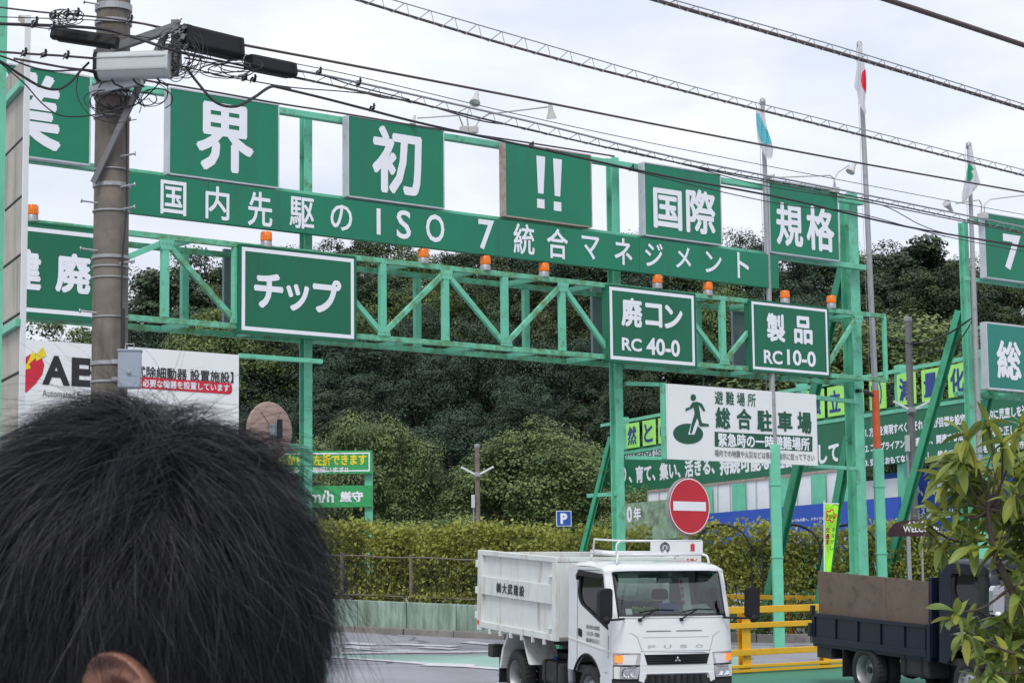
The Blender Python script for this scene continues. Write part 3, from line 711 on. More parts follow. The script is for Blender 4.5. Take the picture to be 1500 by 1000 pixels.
sign('white-bordered green sign 建廃 behind the concrete pole', -35, 163, (315, 340), (455, 476), off=-.10, side='sgreen2', face='sgreen2', border=(.07, .06), texts=[('建', 8, 61, 364, 425, None, .045), ('廃', 81, 134, 371, 430, None, .045)])
sign('white-bordered green sign チップ on the lattice girder', 351, 521, (357, 377), (487, 499), off=-.10, side='sgreen2', face='sgreen2', border=(.035, .06),
     texts=[('チ', 372, 415, 400, 452, None, .05), ('ッ', 419, 453, 416, 456, None, .05), ('プ', 458, 500, 409, 459, None, .05)])
sign('white-bordered green sign 廃コン RC 40-0', 891, 1019, (415, 432), (529, 538), off=-.10, side='sgreen2', face='sgreen2', border=(.035, .06),
     texts=[('廃', 910, 941, 436, 479, None, .045), ('コ', 945, 970, 444, 479, None, .05), ('ン', 973, 1000, 447, 482, None, .05), ('RC', 911, 940, 495, 514, None, .035), ('40-0', 947, 996, 496, 521, None, .035)])
sign('white-bordered green sign 製品 RC 10-0 behind the left flagpole', 1100, 1214, (440, 450), (542, 552), off=-.10, side='sgreen2', face='sgreen2', border=(.03, .05),
     texts=[('製', 1123, 1150, 459, 501, None, .04), ('品', 1163, 1190, 463, 504, None, .04), ('RC', 1119, 1146, 513, 533, None, .035), ('10-0', 1153, 1195, 513, 536, None, .035)])
# plain grey backs of the boards on the rear face of the girder
for i, (l, r, yt, yb) in enumerate(((-60, 120, 340, 462), (328, 470, 365, 482), (868, 975, 418, 525), (1074, 1190, 446, 540))):
    sign(['grey board back behind the green waste (建廃) sign', 'grey board back showing left of the chip (チップ) sign', 'grey board back showing left of the RC 40-0 sign', 'grey board back showing left of the RC 10-0 sign'][i],
         l, r, (yt, yt+(r-l)*.09), (yb, yb+(r-l)*.07), off=.98, dep=.06, face='back', side='back', frame=False)
# right gantry's signs
sign('green sign with a white figure 7 on the second gantry', 1443, 1600, (313, 336), (409, 424), texts=[('7', 1470, 1496, 344, 396, None, .04)])
sign('teal sign with the kanji 総 and a white edge, under the figure 7 sign', 1446, 1590, (474, 486), (572, 578), off=-.1, face='steal', border=(.0, .025), side='alu', texts=[('総', 1460, 1496, 499, 556, None, .035)])

# AED board
def aed(t, q, dep):
    y = -dep/2
    def pl(nm, pts, m, dy):
        mb = MB(); mb.poly([q(*p) for p in pts], lambda u, v, d: (u, y-dy+d, v), .002); mb.build(nm, M[m], t)
    pl('heart_mark', [(20, 512), (28, 517), (36, 524), (44, 519), (52, 518), (60, 522), (65, 534), (62, 548), (52, 562), (38, 575), (28, 570), (14, 555), (6, 540), (6, 522)], 'redink', .006)
    pl('lightning_mark', [(63, 508), (68, 520), (53, 529), (52, 524), (42, 533), (45, 539), (35, 542), (37, 531), (39, 534), (47, 515), (52, 520)], 'yellowink', .010)
    x0, x1 = 150, 340; mb = MB(); A = rounded([q(x0, 547.5), q(x1, 561), q(x1, 577.5), q(x0, 564.5)], .07, 5)
    mb.poly(A, lambda u, v, d: (u, y-.006+d, v), .002); mb.build('label_band', M['redink'], t)
sign('big white board with a red heart and AED in black, behind the person\'s head', 24, 350, (497, 518), (690, 694), off=-.02, dep=.05, face='swhite', side='swhite', tm='black', frame=False,
     texts=[('A', 62, 103, 521, 564, 'black', .05), ('E', 105, 133, 524, 566, 'black', .06), ('D', 140, 174, 527, 570, 'black', .06), ('Automated External Defibrillator', 62, 200, 574, 584, 'greyink', .01),
            ('【自動体外式除細動器 設置施設】', 130, 342, 537.5, 554.5, 'black', .02), ('救命処置に必要な機器を設置しています', 158, 336, 557, 568.5, 'white', .03),
            ('緊急時にご利用ください', 90, 300, 602, 614, 'greyink', .02)], extra=aed)

# evacuation board
def evac(t, q, dep):
    y = -dep/2
    def pl(nm, pts, m, dy):
        mb = MB(); mb.poly([q(*p) for p in pts], lambda u, v, d: (u, y-dy+d, v), .002); mb.build(nm, M[m], t)
    ell = [(1008+22*math.cos(a), 635+15*math.sin(a)+.03*22*math.cos(a)) for a in [i*2*math.pi/36 for i in range(36)]]
    pl('refuge_ellipse', ell, 'inkgreen', .006)
    pl('figure_outline', [(1017, 600), (1013, 618), (1008, 636), (1017, 636), (1023, 620), (1024, 605)], 'white', .009)
    pl('running_figure', [(1010+0, 599), (1004, 602), (1004, 598), (1010, 596), (1014, 589), (1021, 588), (1028, 591), (1033, 601), (1030, 602), (1025, 594), (1023, 593), (1025, 604), (1026, 612), (1028, 619), (1038, 621), (1038, 624), (1025, 624), (1021, 612), (1017, 622), (1013, 635), (1010, 634), (1013, 619), (1017, 606), (1016, 595), (1013, 598)], 'inkgreen', .012)
    pl('figure_head', [(1015.5+4*math.cos(a), 582+5*math.sin(a)) for a in [i*2*math.pi/16 for i in range(16)]], 'inkgreen', .006)
    pl('green_band', [(1047, 632), (1190, 639), (1190, 661), (1047, 653.5)], 'inkgreen', .006)
sign('white board of the evacuation area with a running figure and green lettering', 979, 1197, (562, 577), (672, 682), off=-.06, dep=.06, face='swhite', side='swhite', frame=False, tm='inkgreen',
     texts=[('避 難 場 所', 1047, 1107, 574, 594, 'inkgreen', .02), ('総', 1048, 1070, 596, 628, None, .04), ('合', 1079, 1101, 598, 629, None, .04), ('駐', 1109, 1131, 600, 632, None, .04), ('車', 1139, 1161, 602, 632, None, .04), ('場', 1168, 1189, 603, 635, None, .04),
            ('緊急時の一時避難場所', 1052, 1186, 637, 657, 'white', .035), ('場内での地震や火災などは係員の指示に従って下さい', 1047, 1193, 661.5, 671.5, 'greyink', .015)], extra=evac)

# amber beacons on the lattice girder
for px, py, off, lab in ((47, 320, -.03, 'leftmost amber beacon, above the waste (建廃) sign'), (390, 358, -.03, 'amber beacon above the chip (チップ) sign'), (620, 382, 0, 'amber beacon on the girder right of the chip (チップ) sign'),
                    (711, 392, 0, 'amber beacon at the middle of the girder, under the number 7'), (797, 402, 0, 'amber beacon on the girder left of the RC 40-0 sign'), (963, 419, -.03, 'amber beacon above the RC 40-0 sign'),
                    (1037, 429, 0, 'amber beacon between the RC 40-0 and RC 10-0 signs'), (1150, 441, -.03, 'amber beacon above the RC 10-0 sign'), (1218, 448, 0, 'rightmost amber beacon, beside the right gantry post')):
    s, z = gs(px, py, off); c = gw(s, off, z); t = thing('warning_beacon', lab, 'beacon', c, 0, 'amber beacons on the gantry')
    mb = MB(); mb.lathe([(0, -.05), (.088, -.05), (.088, .03), (.078, .05), (0, .05)], (0, 0, 0), n=18); mb.build('beacon_base', M['galv'], t, smooth='auto')
    mb = MB(); mb.lathe([(.085, .05), (.090, .07), (.083, .18), (.072, .195), (0, .202)], (0, 0, 0), n=18)
    for a in range(18):
        th = a*math.pi/9; mb.beam((.088*math.cos(th), .088*math.sin(th), .07), (.082*math.cos(th), .082*math.sin(th), .18), .008, .008)
    mb.build('amber_dome', M['amber'], t, smooth='auto')

# floodlights above the signs
def flood(lab, foot, path, head, hd, off=-.1, sz=1.0):
    """foot, path and head in picture coordinates on the sign plane; hd = direction the lamp looks (s, off, z)"""
    s, z = gs(*foot, off); c = gw(s, off, z); t = thing('floodlight', lab, 'lamp', c, GF.rz)
    def q(p, o=None):
        o = off if o is None else o; a, b = gs(p[0], p[1], o); return Vector((a-s, o-off, b-z))
    mb = MB(); mb.tube([Vector((0, 0, 0))]+[q(p[:2], p[2] if len(p) > 2 else None) for p in path], .014, 8); mb.build('lamp_arm', M['porc'], t, smooth=True)
    h = q(head[:2], head[2] if len(head) > 2 else None); d = Vector(hd).normalized()
    mb = MB(); mb.lathe([(0, -.13*sz), (.035*sz, -.13*sz), (.045*sz, -.03*sz), (.06*sz, .02*sz), (.085*sz, .09*sz), (.092*sz, .12*sz), (.08*sz, .12*sz), (.05*sz, .03*sz), (0, .02*sz)], h, d, 18); mb.build('lamp_head', M['porc'], t, smooth='auto')
    mb = MB(); mb.lathe([(.04*sz, .04*sz), (.078*sz, .11*sz), (0, .118*sz)], h, d, 16); mb.build('lamp_lens', M['lens'], t, smooth='auto')
    mb = MB(); mb.bb(-.06, .06, -.06, .06, -.06, .05); mb.build('lamp_foot', M['porc'], t, bevel=.01)
flood('floodlight tilted upwards above the gap right of the 初 sign', (686, 190), [(684, 168), (690, 152)], (697, 144), (-.4, -.3, -.75))
flood('floodlight on a long straight arm reaching right over the !! sign', (694, 190), [(702, 176), (716, 167), (802, 157)], (807, 164), (.2, .1, -1))
flood('lamp on a long thin arm reaching left over the 初 sign', (680, 190), [(672, 169), (612, 173)], (606, 176), (-.2, .1, -1), sz=.6)
flood('floodlight arching over the right end of the 規格 sign', (1221, 278), [(1222, 262), (1228, 252), (1244, 242)], (1249, 245), (-.5, .1, -.8))
flood('lamp on a long arm reaching left above the 規格 sign', (1224, 278), [(1222, 262), (1216, 257), (1135, 260)], (1129, 259), (-.8, .1, -.4), sz=.7)
flood('floodlight on the left end of the second gantry, behind the flagpole', (1437, 316), [(1438, 300), (1434, 293), (1400, 298)], (1390, 303), (-.7, -.1, .5))
flood('lamp arm arching to the right above the figure 7 sign', (1442, 316), [(1442, 300), (1450, 292), (1500, 286), (1520, 285)], (1526, 288), (.4, 0, -1))

# round mirror seen from behind
s, z = gs(398, 631, .1); c = gw(s, .1, z); t = thing('traffic_mirror', 'back of a round pinkish traffic mirror beside the left gantry post', 'mirror', c, GF.rz+R(8))
mb = MB(); mb.lathe([(0, -.035), (.1, -.04), (.3, -.022), (.44, .03), (.455, .06), (.45, .075), (.42, .04), (.3, 0), (0, -.015)], (0, 0, 0), (0, 1, 0), 40); mb.build('mirror_shell', M['mirrorback'], t, smooth='auto')
mb = MB(); mb.lathe([(.44, .045), (.3, .10), (.15, .125), (0, .135)], (0, 0, 0), (0, 1, 0), 40); mb.build('mirror_face', M['chrome'], t, smooth=True)
for a in range(6):
    th = a*math.pi/3+.15; mb = MB(); mb.beam((.1*math.cos(th), -.05, .1*math.sin(th)), (.38*math.cos(th), -.022, .38*math.sin(th)), .012, .014, (0, 1, 0)); mb.build('back_rib', M['mirrorback'], t)
mb = MB(); mb.bb(-.09, .03, -.14, -.045, -.08, .1); mb.build('bracket_box', M['back'], t, bevel=.01)
mb = MB(); mb.bb(-.02, .06, -.19, -.14, -.12, .17); mb.build('clamp', M['blackp'], t, bevel=.01)
mb = MB(); mb.bb(-.14, -.06, -.05, -.028, -.36, -.22); mb.build('sticker_plate', M['alu'], t)
# ------------------------------------------------------------------ concrete pole with its fittings
PY = 19.4
pc = W(162, 400, PY); PX = pc.x
pole = thing('utility_pole', 'mottled concrete utility pole with step bolts and steel bands in front of the signs', 'pole', (PX, PY, 0))
mb = MB(); mb.tube([(0, 0, -.5), (0, 0, 4), (0, 0, 10)], [.172, .162, .147], 28); mb.build('shaft', M['pole'], pole, smooth='auto')
def pz(py): return W(162, py, PY-.16).z
for py, h, m in ((6, .06, 'galv'), (28, .04, 'galv'), (134, .05, 'galv'), (168, .018, 'galv'), (268, .035, 'galv'), (306, .014, 'galv'), (374, .03, 'galv'), (388, .012, 'galv'), (404, .012, 'galv'), (462, .012, 'galv'), (530, .035, 'galv'), (557, .02, 'galv'), (606, .012, 'galv'), (245, .01, 'galv')):
    mb = MB(); z = pz(py); mb.lathe([(.150, -h/2), (.172, -h/2), (.172, h/2), (.150, h/2)], (0, 0, z), n=28); mb.build('steel_band', M[m], pole)
for py, sd in ((228, 1), (273, 1), (306, 1), (296, -1), (366, -1), (385, 1), (457, -1), (5, -1)):
    mb = MB(); z = pz(py); mb.tube([(sd*.1, -.12, z), (sd*.235, -.16, z+.015)], .009, 8); mb.lathe([(0, -.004), (.02, -.004), (.02, .006), (0, .006)], (sd*.24, -.162, z+.015), (sd, 0, 0), 10); mb.build('step_bolt', M['galv'], pole)
def w2(px, py, Y): return W(px, py, Y)-Vector((PX, PY, 0))
mb = MB(); mb.beam(w2(137, 268, PY-.19), w2(206, 122, PY-.24), .05, .05); mb.beam(w2(206, 122, PY-.24), w2(243, 50, PY-.3), .05, .05); mb.build('diagonal_brace', M['galvdark'], pole)
mb = MB(); mb.beam(w2(140, 80, PY-.2), w2(262, 38, PY-.36), .07, .07); mb.build('bracket_arm', M['galvdark'], pole)
mb = MB(); mb.beam(w2(133, 134, PY-.19), w2(208, 118, PY-.3), .07, .08); mb.build('bracket_arm', M['alu'], pole)
mb = MB(); mb.beam(w2(256, 30, PY-.34), w2(256, 112, PY-.34), .06, .06); mb.beam(w2(262, 36, PY-.34), w2(264, 100, PY-.34), .03, .03); mb.build('bracket_post', M['galvdark'], pole)
mb = MB()
for k in range(26):
    a, b = 250+rnd.uniform(-14, 22), 45+rnd.uniform(-14, 62); mb.box(w2(a, b, PY-.36+rnd.uniform(-.06, .04)), (rnd.uniform(.02, .06), .03, rnd.uniform(.015, .05)), Matrix.Rotation(rnd.uniform(0, 3), 3, 'Y'))
    mb.tube([w2(a-3, b+3, PY-.4), w2(a+5, b-4, PY-.38)], .007, 6)
o = mb.build('clamp_hardware', M['galvdark'], pole); o['kind'] = 'stuff'
mb = MB(); mb.tube([w2(185, 140, PY-.14), w2(186, 300, PY-.12), w2(179, 380, PY-.15), w2(178, 452, PY-.16)], .010, 6); mb.tube([w2(180, 452, PY-.17), w2(180, 520, PY-.17)], .02, 8); mb.build('down_lead', M['cable'], pole)
# grey junction box
c = W(190, 541, PY-.24); t = thing('junction_box', 'blue-grey metal junction box with a wire handle strapped to the concrete pole', 'box', (c.x, c.y, c.z-.17), R(10))
mb = MB(); mb.bb(-.105, .105, -.08, .08, 0, .33); mb.build('box_body', M['greyblue'], t, bevel=.012)
mb = MB(); mb.bb(-.112, .112, -.088, .085, .325, .345); mb.build('box_lid', M['greyblue'], t, bevel=.006)
mb = MB(); mb.tube([(-.04, 0, .345), (-.04, 0, .40), (.035, 0, .40), (.035, 0, .345)], .006, 6); mb.build('wire_handle', M['galv'], t)
mb = MB(); mb.lathe([(.018, 0), (.018, .02), (0, .022)], (-.01, -.08, .14), (0, -1, 0), 10); mb.build('latch_knob', M['galv'], t)
mb = MB(); mb.bb(-.16, -.105, -.02, .02, .22, .26); mb.bb(-.16, -.105, -.02, .02, .07, .1); mb.build('mounting_lug', M['galv'], t)
# long grey closure in front of the pole
A, B = W(141, 97, PY-.36), W(250, 94, PY-.42); c = (A+B)/2; L = (B-A).length; rz = math.atan2((B-A).y, (B-A).x)
t = thing('cable_closure', 'long light grey rounded cable closure box across the front of the concrete pole', 'box', c, rz)
pr = rounded([(-.115, .075), (-.115, -.07), (-.05, -.125), (.07, -.125), (.115, -.06), (.115, .09), (-.09, .11)], .03, 4)
mb = MB(); mb.poly(pr, lambda u, v, d: (-L/2+.03+d, u, v), L-.06); mb.build('closure_shell', M['greybox'], t, bevel=.012)
for x in (-L/2, L/2-.035):
    mb = MB(); mb.poly([(u*1.04, v*1.04) for u, v in pr], lambda u, v, d, x=x: (x+d, u, v), .035); mb.build('end_cap', M['greybox'] if x > 0 else M['blackp'], t, bevel=.006)
mb = MB(); mb.bb(-L/2+.02, L/2-.02, -.122, -.112, .045, .052); mb.bb(-L/2+.02, L/2-.02, -.119, -.11, -.068, -.062); mb.build('seam', M['galv'], t)
for x in (-.2, 0, .22):
    mb = MB(); mb.tube([(x, 0, -.13), (x+.03, 0, -.17), (x+.1, .02, -.2)], .01, 6); mb.build('cable_tail', M['cable'], t)
# black splice closures on the cables
def splice(lab, p0, p1, Y0, Y1, r, flat=1.0, m='blackp'):
    A, B = W(*p0, Y0), W(*p1, Y1); c = (A+B)/2; d = B-A; L = d.length
    t = thing('splice_closure', lab, 'closure', c); q = d.to_track_quat('Y', 'Z'); t.rotation_mode = 'QUATERNION'; t.rotation_quaternion = q
    pr = rounded([(-r*.8, r*flat), (-r, -r*flat*.7), (-r*.6, -r*flat), (r*.6, -r*flat), (r, -r*flat*.7), (r*.8, r*flat)], r*.25, 3)
    mb = MB(); mb.poly(pr, lambda u, v, e: (u, -L/2+.04+e, v), L-.08); mb.build('closure_body', M[m], t, bevel=.008)
    for y in (-L/2, L/2-.045):
        mb = MB(); mb.poly([(u*1.07, v*1.07) for u, v in pr], lambda u, v, e, y=y: (u, y+e, v), .045); mb.build('end_collar', M[m], t, bevel=.006)
    mb = MB(); mb.bb(-r*.5, r*.5, -L*.44, L*.44, r*flat-.002, r*flat+.01); mb.build('top_flange', M[m], t)
    mb = MB()
    mb.bb(-r*.5, r*.5, -L*.4, L*.4, -r*flat-.014, -r*flat+.002); mb.build('bottom_flange', M[m], t)
    return t
splice('black splice closure hanging left of the concrete pole', (77, 49), (172, 63), PY-.4, PY-.45, .062, .8)
splice('biggest of three black splice closures, hung just right of the pole', (266, 53), (350, 73), PY-.3, PY+.2, .085, 1.15)
splice('smaller black splice closure further right on the cables, above the 界 sign', (364, 91), (429, 104), PY+.1, PY+.5, .068, .95)

# ------------------------------------------------------------------ overhead cables
def smooth(pts, n=8):
    P = [Vector(p) for p in pts]; out = []
    for i in range(len(P)-1):
        a, b, c, d = P[max(i-1, 0)], P[i], P[i+1], P[min(i+2, len(P)-1)]
        for k in range(n):
            t = k/n; out.append(.5*((2*b)+(c-a)*t+(2*a-5*b+4*c-d)*t*t+(3*b-a-3*c+d)*t*t*t))
    out.append(P[-1]); return out
def run_on(w, pts):
    """carry a cable on beyond the frame the way it was going"""
    w = list(w)
    if pts[-1][0] > 1500:
        d = (w[-1]-w[-2]).normalized(); e = w[-1]; w += [e+d*k+Vector((0, 0, .0006*k*k)) for k in (2, 6, 14, 28)]
    if pts[0][0] < 0 or pts[0][1] < 0:
        d = (w[0]-w[1]).normalized(); e = w[0]; w = [e+d*k+Vector((0, 0, .0012*k*k)) for k in (14, 8, 4, 1.5)]+w
    return w
def cable(lab, pts, r, m='cable', name='cable', n=8, group=None, seg=6):
    w = run_on([W(*p) for p in pts], pts); c = smooth(w, n); o = c[0]
    mb = MB(o); mb.tube(c, r, seg, False); ob = tagit(mb.build(name, M[m], smooth=True), lab, 'cable', group); ob.location = o; return ob
def lashed(lab, lo, up, r, period, m='cableb', amp=None, messenger=.006):
    """a cable hung under a thin messenger wire by a zigzag spiral hanger"""
    cl, cu = smooth(run_on([W(*p) for p in lo], lo), 12), smooth(run_on([W(*p) for p in up], up), 12); o = cl[0]
    t = thing('lashed_cable', lab, 'cable', o)
    mb = MB(o); mb.tube(cl, r, 6, False); mb.build('cable', M[m], t, smooth=True)
    mb = MB(o); mb.tube(cu, messenger, 5, False); mb.build('messenger_wire', M['galv'], t)
    def at(c, d):
        for i in range(len(c)-1):
            L = (c[i+1]-c[i]).length
            if d <= L or i == len(c)-2: return c[i]+(c[i+1]-c[i])*(d/L)
            d -= L
    LL = min(sum((c[i+1]-c[i]).length for i in range(len(c)-1)) for c in (cl, cu)); pts = []; d = 0; rr = random.Random(4)
    while d+period < LL:
        a = at(cl, d)+Vector((0, -r*1.2, -r*.8)); pts += [a, at(cl, d+period*.3)+Vector((0, -r*1.3, -r*1.6)), at(cu, d+period*(.8+rr.uniform(-.05, .05))), at(cu, d+period*.86)]; d += period
    mb = MB(o); mb.tube(pts, .0045, 4, False); mb.build('spiral_hanger', M['galv'], t)
lashed('upper spiral-hung cable crossing the sky from the top centre to the right edge', [(500, -7, 17.5), (760, 71, 19), (1000, 133, 20.5), (1250, 195, 22.3), (1520, 262, 24.5)], [(500, -22, 17.5), (760, 54, 19), (1000, 123, 20.5), (1250, 186, 22.3), (1520, 254, 24.5)], .012, .29)
lashed('thick spiral-hung cable above it, starting at the top edge right of centre', [(900, -18, 17), (1000, 12, 17.5), (1250, 84, 19), (1520, 166, 21)], [(900, -25, 17), (1000, 4, 17.5), (1250, 75, 19), (1520, 159, 21)], .017, .25)
tp = [(1230, -22, 14), (1300, 0, 14.3), (1400, 33, 14.8), (1540, 80, 15.6)]; c = smooth(run_on([W(*p) for p in tp], tp), 40); o = c[0]
t = thing('twisted_cable', 'thickest twisted cable in the top right corner', 'cable', o)
for k in range(3):
    pts = []
    for i in range(len(c)*3-3):
        p = c[i//3]+(c[min(i//3+1, len(c)-1)]-c[i//3])*((i % 3)/3); a = i*.8+k*2.094; pts.append(p+Vector((0, math.cos(a), math.sin(a)))*.010)
    mb = MB(o); mb.tube(pts, .0115, 6, False); mb.build('strand', M['cableb'], t, smooth=True)
cable('plain brown cable from the large splice closure rising above all the green signs', [(340, 63, PY+.1), (420, 78, 20), (500, 93, 20.4), (797, 150, 23), (1000, 190, 25), (1265, 240, 28), (1520, 285, 31)], .013, 'cableb')
cable('hair-thin wire just beneath the plain brown cable', [(300, 70, PY), (500, 107, 20.5), (760, 168, 23), (1000, 219, 25), (1410, 298, 29.5), (1520, 318, 31)], .0045)
lashed('black bundle lashed under a messenger, passing in front of the lamps on the gantry', [(260, 76, PY-.2), (390, 104, 19.8), (500, 128, 20.5), (640, 158, 21.7), (800, 196, 23), (1000, 240, 25), (1260, 290, 28), (1520, 345, 31)],
       [(260, 66, PY-.2), (390, 94, 19.8), (500, 116, 20.5), (640, 147, 21.7), (800, 184, 23), (1000, 233, 25), (1260, 284, 28), (1520, 337, 31)], .010, .36, 'cable', messenger=.013)
cable('slack brown wire wavering along the lashed bundle', [(270, 85, PY-.1), (340, 98, 19.6), (420, 112, 20), (520, 133, 20.6), (560, 143, 21), (610, 150, 21.4), (700, 176, 22.2), (760, 186, 22.7), (860, 210, 23.6), (940, 226, 24.4), (1050, 252, 25.6), (1300, 302, 28.3), (1520, 347, 31)], .008, 'cableb')
cable('thick sagging cable looping down in front of the 界 sign', [(272, 98, PY-.35), (290, 122, PY-.35), (316, 150, PY-.3), (345, 156, PY-.2), (372, 143, PY), (398, 127, PY+.2), (425, 131, 19.9)], .014, n=10)
cable('thick black cable running on from the loop along the tops of the signs', [(398, 126, PY+.2), (470, 143, 20.2), (540, 161, 20.8), (627, 183, 21.7), (780, 216, 23), (927, 248, 24.3), (1000, 263, 25), (1150, 291, 26.6), (1333, 333, 28.6), (1520, 364, 31)], .013)
cable('dark cable lying along the top edge of the first signs', [(213, 118, PY+.3), (320, 136, 20.5), (410, 152, 21.2), (500, 166, 21.7), (627, 187, 22.7), (760, 207, 24), (900, 229, 25)], .010, 'cableb')
cable('thin pair wire under the black cable on the right', [(800, 218, 23.2), (1000, 268, 25), (1150, 300, 26.6), (1250, 311, 27.6), (1380, 345, 29), (1520, 372, 31)], .006)
cable('wire crossing the right signs from the lashed bundle', [(1000, 240, 25), (1100, 268, 26), (1200, 285, 27), (1290, 300, 28), (1350, 330, 28.6), (1400, 345, 29.3), (1520, 366, 31)], .006)
cable('slack wire drooping below the black bundle near its first clamp', [(262, 96, PY-.3), (330, 112, 19.6), (365, 118, 19.8), (425, 128, 20), (500, 134, 20.6), (560, 140, 21)], .006)
cable('thin wire from the small splice closure to the lashed bundle', [(428, 104, 19.9), (470, 110, 20.2), (520, 126, 20.7), (600, 146, 21.3)], .007)
# left of the pole
cable('topmost rusty wire entering from the left edge to the pole', [(-30, 7, 18.2), (0, 11, 18.3), (60, 18, 18.6), (140, 25, 19.0), (200, 33, 19.1), (250, 43, PY-.3)], .009, 'cableb')
cable('second wire from the left edge, slightly below the topmost', [(-30, 24, 18.2), (60, 27, 18.6), (140, 30, 19), (210, 36, 19.1), (262, 52, 19.1)], .005)
cable('heavy black cable from the left edge passing above the grey closure', [(-30, 31, 18), (0, 35, 18.1), (80, 38, 18.5), (150, 43, 18.9), (200, 56, 18.9), (250, 73, 18.9), (300, 85, PY-.1)], .015)
cable('thin wire under the heavy black cable left of the pole', [(-30, 24+8, 18), (60, 41, 18.4), (130, 50, 18.8), (190, 52, 18.9), (255, 62, 19)], .005)
cable('rusty steel wire from the left edge to the end of the grey closure', [(-30, 73, 18.4), (0, 76, 18.5), (40, 79, 18.6), (90, 82, 18.8), (140, 86, 19)], .011, 'cableb')
cable('wire ending at the grey closure just above the 業 sign', [(20, 86, 18.7), (60, 93, 18.8), (100, 100, 18.9), (140, 104, 19)], .011, 'cableb')
cable('heavy cable swooping from the left edge past the 業 sign up to the closure', [(-30, 80, 18.2), (0, 90, 18.3), (30, 110, 18.5), (60, 127, 18.6), (85, 131, 18.7), (103, 121, 18.8), (118, 104, 18.9), (130, 92, 19)], .012, n=10)
cable('looser cable from the left edge dipping slightly before the closure', [(-30, 78, 18.2), (0, 82, 18.3), (45, 98, 18.6), (75, 104, 18.7), (118, 103, 18.9), (138, 107, 19)], .008)
cable('thin wire sagging across the 業 sign to the back of the pole', [(0, 92, 18.3), (35, 122, 18.6), (60, 150, 18.8), (85, 168, 18.9), (115, 171, 19), (150, 166, 19.1), (180, 157, 19.1), (205, 150, 19.2), (235, 120, 19.2)], .006)
cable('thin drooping loop hanging in front of the left brace', [(116, 106, 19), (112, 130, 19), (118, 152, 19), (135, 170, 19), (165, 180, 19.1), (200, 175, 19.1)], .0045)
rr = random.Random(21)
def loops(lab, cx, cy, Y, n, rx, ry):
    t = thing('wire_loops', lab, 'wires', W(cx, cy, Y)); o = W(cx, cy, Y)
    for k in range(n):
        a0 = rr.uniform(0, 6.28); a1 = a0+rr.uniform(2.5, 6); rr_x, rr_y = rx*rr.uniform(.4, 1), ry*rr.uniform(.4, 1); ox, oy = cx+rr.uniform(-rx, rx)*.5, cy+rr.uniform(-ry, ry)*.5
        pts = [W(ox+rr_x*math.cos(a0+(a1-a0)*i/10), oy+rr_y*math.sin(a0+(a1-a0)*i/10), Y+rr.uniform(-.03, .03)) for i in range(11)]
        mb = MB(o); mb.tube(smooth(pts, 3), rr.uniform(.003, .0055), 5, False); mb.build('wire', M['cable'], t)
    return t
loops('small coiled drop wires on the clamps left of the pole', 100, 25, PY-.6, 12, 20, 12)
loops('tangle of drop wires hanging under the grey closure on the pole', 165, 145, PY-.25, 14, 32, 26)
loops('loose wires looping around the bracket between pole and big closure', 262, 78, PY-.4, 20, 30, 34)
loops('thin wires fanning out between the brace and the 界 sign', 220, 140, PY-.25, 7, 26, 18)
loops('coil of wire under the large splice closure', 330, 98, PY-.1, 10, 46, 12)
for i, (x, y, Y) in enumerate(((78, 24, 18.6), (97, 21, 18.7), (112, 20, 18.8), (51, 33, 18.3), (76, 40, 18.4), (35, 78.5, 18.58), (64, 80.5, 18.7), (97, 82.5, 18.83), (190, 30, 19.0), (358, 115, 19.8), (371, 117, 19.8), (525, 122, 20.7), (467, 106, 20.2), (545, 159, 20.9), (778, 214, 23.0), (925, 247, 24.3))):
    labs = ['leftmost clamp of the row of three on the topmost wire left of the pole', 'middle clamp of the row of three on the topmost wire', 'clamp nearest the pole on the topmost wire', 'clamp on the heavy cable near the left edge', 'clamp on the black splice closure left of the pole', 'clamp on the rusty wire beside the beige tower', 'clamp in the middle of the rusty wire over the 業 sign', 'clamp hanging between splice closure and rusty wire', 'clamp right of the pole on the topmost wire',
            'first of two ring clamps above the 界 sign', 'second of two ring clamps above the 界 sign', 'clamp on the lashed bundle above the 初 sign', 'clamp on the wires left of the 初 sign', 'clamp on the black cable over the 初 sign', 'clamp on the black cable over the exclamation sign', 'clamp on the black cable beside the 国際 sign']
    c = W(x, y, Y); t = thing('wire_clamp', labs[i], 'clamp', c, 0, 'clamps on the cables')
    mb = MB(); mb.box((0, 0, 0), (.05, .03, .04), Matrix.Rotation(i, 3, 'Y')); mb.box((.02, -.01, .025), (.02, .02, .05)); mb.build('clamp_block', M['blackp'], t, bevel=.004)
    mb = MB(); mb.tube([(-.03, 0, -.03), (0, -.02, 0), (.035, 0, .03)], .006, 6); mb.build('clamp_bolt', M['galv'], t)

# ------------------------------------------------------------------ beige tower at the left edge
TF = Frame((W(35, 300, 20.5).x, 20.5), .406, -.914, (.914, .406))
t = thing('sign_tower', 'tall beige panelled side of a sign tower with a green post at the left edge', 'tower', (TF.P.x, TF.P.y, 0), TF.rz)
for k in range(13):
    mb = MB(); z0 = 1.0+k*.575-.02; z1 = z0+.545; zt = 6.95
    if z0 < zt: mb.bb(-1.02, -.045, .0, .04, z0, min(z1, zt)); mb.build('beige_panel', M['beige'], t, bevel=.004)
mb = MB(); mb.bb(-1.05, -.05, .01, .035, 0, 6.9); mb.build('backing', M['tile_dark'], t)
mb = MB(); mb.bb(-.045, .0, -.012, .04, .2, W(32, 22, 20.5).z); mb.build('corner_trim', M['swhite'], t)
for py in (120, 470):
    z = W(20, py, 20.5).z; mb = MB(); mb.bb(-1.04, -.0, -.06, -.01, z-.05, z+.02); mb.build('green_ledge', M['mintclean'], t)
